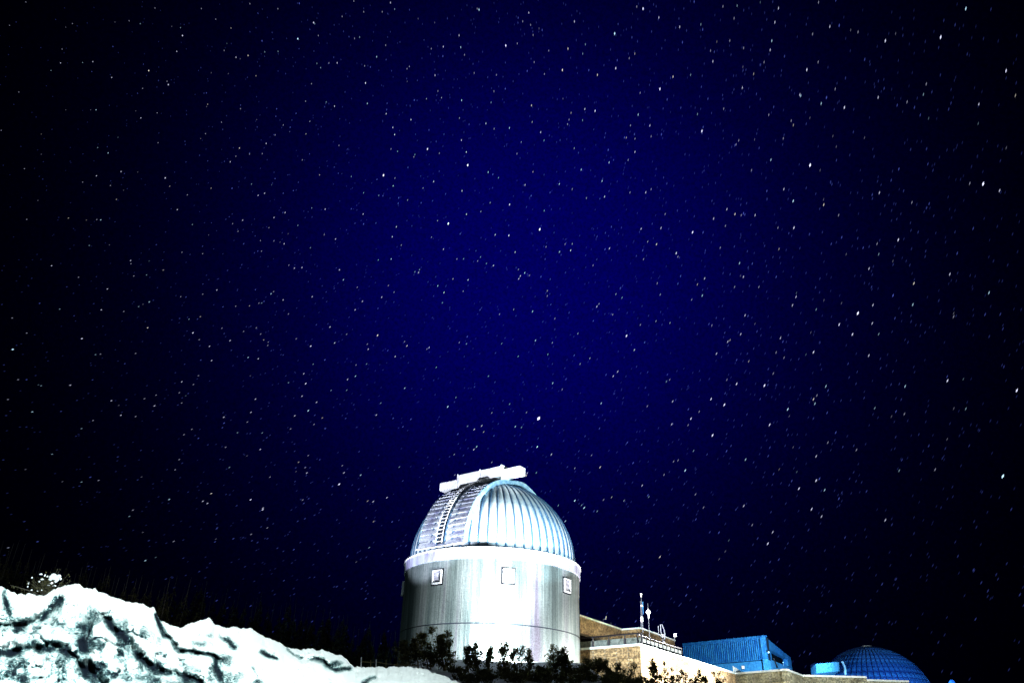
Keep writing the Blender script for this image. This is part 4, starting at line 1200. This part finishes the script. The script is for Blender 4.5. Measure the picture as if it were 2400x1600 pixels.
BR += crop(0, 660, [(599, 38, 3), (565, 154, 3), (832, 110, 3), (773, 136, 2), (690, 163, 2), (797, 123, 1), (1007, 81, 2), (1130, 67, 2), (1208, 44, 3), (1510, 65, 3), (1524, 53, 2), (1577, 99, 3), (1739, 81, 3), (1458, 116, 2), (1442, 117, 2), (1390, 132, 2), (1313, 134, 2), (1607, 177, 2), (333, 150, 2), (69, 199, 2), (457, 314, 4), (72, 374, 5), (150, 283, 2), (823, 254, 3), (1053, 206, 2), (1116, 192, 2), (1075, 282, 4), (1236, 256, 2), (1110, 320, 2),
    (1167, 357, 3), (1282, 325, 3), (1179, 436, 3), (1357, 274, 2), (1428, 254, 2), (1452, 289, 2), (1469, 321, 2), (1495, 333, 2), (1491, 352, 2), (1382, 419, 3), (1439, 426, 3), (1650, 315, 2), (1731, 356, 4), (1838, 250, 3), (1864, 338, 3), (1744, 456, 2), (1692, 509, 3), (1703, 564, 4), (1607, 559, 2), (1682, 634, 3), (1763, 668, 3), (1717, 715, 4), (1795, 755, 2), (1844, 602, 2), (1642, 743, 3), (1749, 791, 2), (1619, 816, 2), (1423, 650, 3),
    (1398, 724, 3), (1378, 778, 2), (1247, 751, 3), (1323, 837, 2), (1461, 838, 2), (1257, 918, 2), (1450, 930, 3), (1376, 966, 1), (1394, 521, 1), (1106, 520, 2), (1013, 554, 3), (1078, 569, 2), (999, 615, 2), (1035, 632, 1), (1012, 672, 2), (870, 628, 2), (805, 648, 2), (861, 688, 3), (621, 659, 3), (662, 685, 1), (674, 740, 3), (756, 747, 2), (756, 396, 2), (560, 400, 2), (533, 403, 2), (392, 573, 3), (230, 576, 2), (215, 571, 1), (102, 542, 2), (45, 652, 2),
    (181, 721, 3), (455, 814, 2), (519, 769, 2), (1069, 818, 2), (1025, 848, 2), (999, 986, 2), (976, 1043, 2), (1278, 1030, 2), (1504, 1084, 2), (291, 956, 2), (143, 1041, 1), (348, 1109, 1), (455, 1111, 2), (550, 1102, 2), (789, 1083, 1), (943, 1208, 3), (1130, 1218, 3), (1156, 1230, 3), (1177, 1175, 3), (1396, 1210, 4), (1465, 1256, 3), (1463, 1265, 4), (1717, 964, 2), (1663, 1001, 2), (1700, 1031, 2), (1709, 1061, 3), (1649, 1053, 1), (1889, 1124, 5), (1686, 1211, 2),
    (741, 1267, 2), (721, 1302, 2), (796, 1391, 1), (968, 1441, 2), (1203, 1428, 1), (1399, 1402, 2), (1489, 1366, 2), (810, 1548, 3), (47, 1476, 2), (868, 1530, 1)])
BR += crop(800, 660, [(89, 29, 2), (118, 107, 3), (77, 154, 3), (225, 84, 3), (262, 19, 2), (294, 56, 2), (537, 21, 3), (572, 58, 3), (679, 51, 2), (563, 115, 2), (881, 179, 2), (960, 152, 2), (1065, 163, 3), (1147, 77, 2), (1147, 48, 2), (1435, 121, 2), (1423, 136, 3), (1529, 67, 2), (1563, 87, 2), (1776, 70, 2), (1759, 7, 2), (202, 296, 4), (30, 290, 2), (150, 373, 3), (145, 345, 2), (352, 331, 2), (366, 354, 3), (300, 414, 3), (489, 364, 3), (477, 372, 2), (657, 336, 2),
    (697, 343, 2), (893, 342, 2), (1081, 325, 3), (985, 413, 2), (1150, 402, 2), (1175, 337, 2), (1189, 203, 2), (1317, 286, 2), (1588, 299, 5), (1632, 377, 3), (1330, 455, 2), (1384, 424, 2), (1514, 523, 3), (1539, 498, 3), (1810, 553, 2), (1828, 543, 2), (1830, 227, 2), (1752, 217, 2), (1665, 238, 2), (1511, 181, 2), (1845, 663, 3), (1704, 690, 2), (1447, 674, 3), (1177, 562, 3), (1230, 597, 2), (819, 523, 2), (35, 541, 3), (79, 523, 3), (30, 601, 2), (141, 455, 2), (82, 461, 2),
    (529, 474, 2), (353, 590, 3), (220, 673, 2), (593, 693, 4), (195, 739, 3), (638, 642, 2), (937, 678, 2), (1031, 725, 2), (838, 727, 2), (1099, 758, 7), (969, 803, 3), (782, 799, 3), (740, 819, 3), (703, 801, 2), (793, 833, 2), (1003, 808, 2), (1091, 916, 4), (1170, 958, 3), (754, 915, 3), (738, 931, 3), (629, 958, 2), (323, 1028, 2), (108, 1073, 3), (15, 1060, 3), (6, 1020, 2), (838, 1002, 2), (1394, 962, 2), (1441, 1029, 3), (1300, 1035, 2), (1850, 997, 2), (1875, 991, 2), (1840, 790, 3),
    (1797, 1071, 2), (1675, 1131, 3), (1712, 1194, 2), (1460, 1210, 2), (1505, 1196, 2), (1574, 1215, 2), (1300, 1215, 4), (1338, 1240, 2), (1352, 1255, 4), (1208, 1242, 2), (1425, 1274, 2), (1247, 1329, 3), (1035, 1062, 3), (1030, 1076, 3), (1086, 1060, 2), (1774, 1528, 3), (254, 1198, 3), (178, 1220, 3), (147, 1217, 2), (180, 1331, 2), (155, 1476, 2), (632, 1072, 2), (83, 1556, 1)])
BR += crop(1600, 660, [(1287, 7, 3), (1705, 59, 3), (631, 82, 3), (611, 129, 3), (109, 75, 3), (50, 98, 2), (289, 27, 2), (424, 27, 2), (82, 13, 2), (633, 60, 1), (347, 185, 3), (162, 241, 2), (402, 232, 1), (323, 289, 3), (263, 323, 2), (251, 331, 3), (188, 398, 3), (544, 311, 3), (520, 391, 2), (564, 420, 2), (728, 389, 4), (686, 403, 1), (713, 280, 1), (871, 236, 4), (975, 173, 6), (945, 290, 4), (1059, 128, 3), (1281, 125, 3), (1055, 229, 3), (1091, 289, 2), (1036, 408, 3), (884, 117, 1), (786, 101, 1),
    (743, 152, 2), (1508, 192, 2), (1508, 173, 1), (300, 566, 4), (455, 575, 5), (158, 650, 4), (232, 682, 5), (46, 759, 4), (166, 852, 5), (30, 795, 2), (92, 720, 2), (585, 707, 4), (484, 793, 4), (728, 651, 3), (736, 676, 3), (747, 630, 2), (797, 579, 3), (1238, 579, 3), (1474, 548, 4), (1860, 602, 5), (1562, 539, 1), (1576, 704, 2), (1509, 702, 1), (1234, 733, 2), (1069, 701, 2), (1162, 747, 1), (368, 440, 2), (246, 543, 2), (504, 508, 2), (593, 745, 1), (808, 892, 2), (967, 933, 2),
    (743, 968, 3), (743, 1103, 4), (350, 986, 3), (60, 938, 2), (14, 1047, 4), (647, 1148, 4), (790, 1156, 3), (635, 1055, 1), (537, 1041, 1), (1205, 1048, 2), (1405, 1042, 2), (1782, 1079, 6), (1472, 873, 1), (340, 1244, 3), (718, 1262, 4), (773, 1303, 3), (1128, 1323, 3), (387, 1350, 2), (501, 1390, 3), (474, 1454, 4), (116, 1253, 2), (71, 1180, 2), (257, 1436, 1), (237, 1497, 1), (203, 1540, 1), (615, 918, 1)])
star_v, star_f, star_c = [], [], []


def sky_blue(d):
    return float(np.interp((d - vignette_dir).length, [p for p, c in stops], [c[2] for p, c in stops]))


def add_star(d, mag, col):
    col = (col[0], col[1], col[2] + 1.15 * sky_blue(d))
    ang = math.acos(max(-1, min(1, d.dot(POLE))))
    t = POLE.cross(d).normalized(); b2 = d.cross(t)
    w = mag[0] * PXA; ln = .5 * .0039 * math.sin(ang) * STAR_R + w * .9
    c = d * STAR_R
    k = len(star_v)
    for q in (t * -ln, t * ln, b2 * w, b2 * -w, d * w, d * -w):
        star_v.append(tuple(c + q)); star_c.append((*col, 1.0))
    star_f.extend([(k, k + 2, k + 4), (k + 2, k + 1, k + 4), (k + 1, k + 3, k + 4), (k + 3, k, k + 4), (k + 2, k, k + 5), (k + 1, k + 2, k + 5), (k + 3, k + 1, k + 5), (k, k + 3, k + 5)])


SIZES = {1: (.70, .14), 2: (.74, .36), 3: (.84, .72), 4: (.98, 1.1), 5: (1.25, 1.4), 6: (1.6, 1.8), 7: (3.0, 1.9)}
rs = random.Random(3)
for px, py, s in BR:
    w, br_ = SIZES[s]; h = rs.random()
    tint = (.50, .80, 1.0) if h < .22 else ((1.0, .92, .8) if h > .9 else (.72, .74, 1.0))
    add_star(ray(px, py).normalized(), (w,), tuple(br_ * c for c in tint))
    if s >= 6:
        pass
view = ray(1200, 800).normalized()
for i in range(26000):
    z = rs.uniform(0.0, 1); a = rs.uniform(0, 2 * PI); r = math.sqrt(1 - z * z)
    d = Vector((r * math.cos(a), r * math.sin(a), z))
    if rs.random() < .3 and d.dot(vignette_dir) < .86: continue
    b_ = .035 * (rs.random() ** -.5); b_ = min(b_, .22) * (1.0 if d.dot(vignette_dir) > .9 else .6)
    add_star(d, (rs.uniform(.7, 1.05),), (b_ * .30, b_ * .42, b_ * 2.0))
me = bpy.data.meshes.new('stars'); me.from_pydata(star_v, [], star_f)
ca = me.color_attributes.new('glow', 'FLOAT_COLOR', 'POINT')
ca.data.foreach_set('color', np.array(star_c, dtype=np.float32).ravel())
sm_ = bpy.data.materials.new('starlight'); sm_.use_nodes = True
nt = sm_.node_tree; nt.nodes.clear()
o_ = nt.nodes.new('ShaderNodeOutputMaterial'); em = nt.nodes.new('ShaderNodeEmission'); aa = nt.nodes.new('ShaderNodeAttribute'); aa.attribute_name = 'glow'
nt.links.new(aa.outputs['Color'], em.inputs[0]); em.inputs[1].default_value = 1.0; nt.links.new(em.outputs[0], o_.inputs[0])
sm_.cycles.emission_sampling = 'NONE'
me.materials.append(sm_)
stars = bpy.data.objects.new('stars', me); COL.objects.link(stars)
tag(stars, 'countless small white and blue stars across the night sky', None, None, 'stuff')
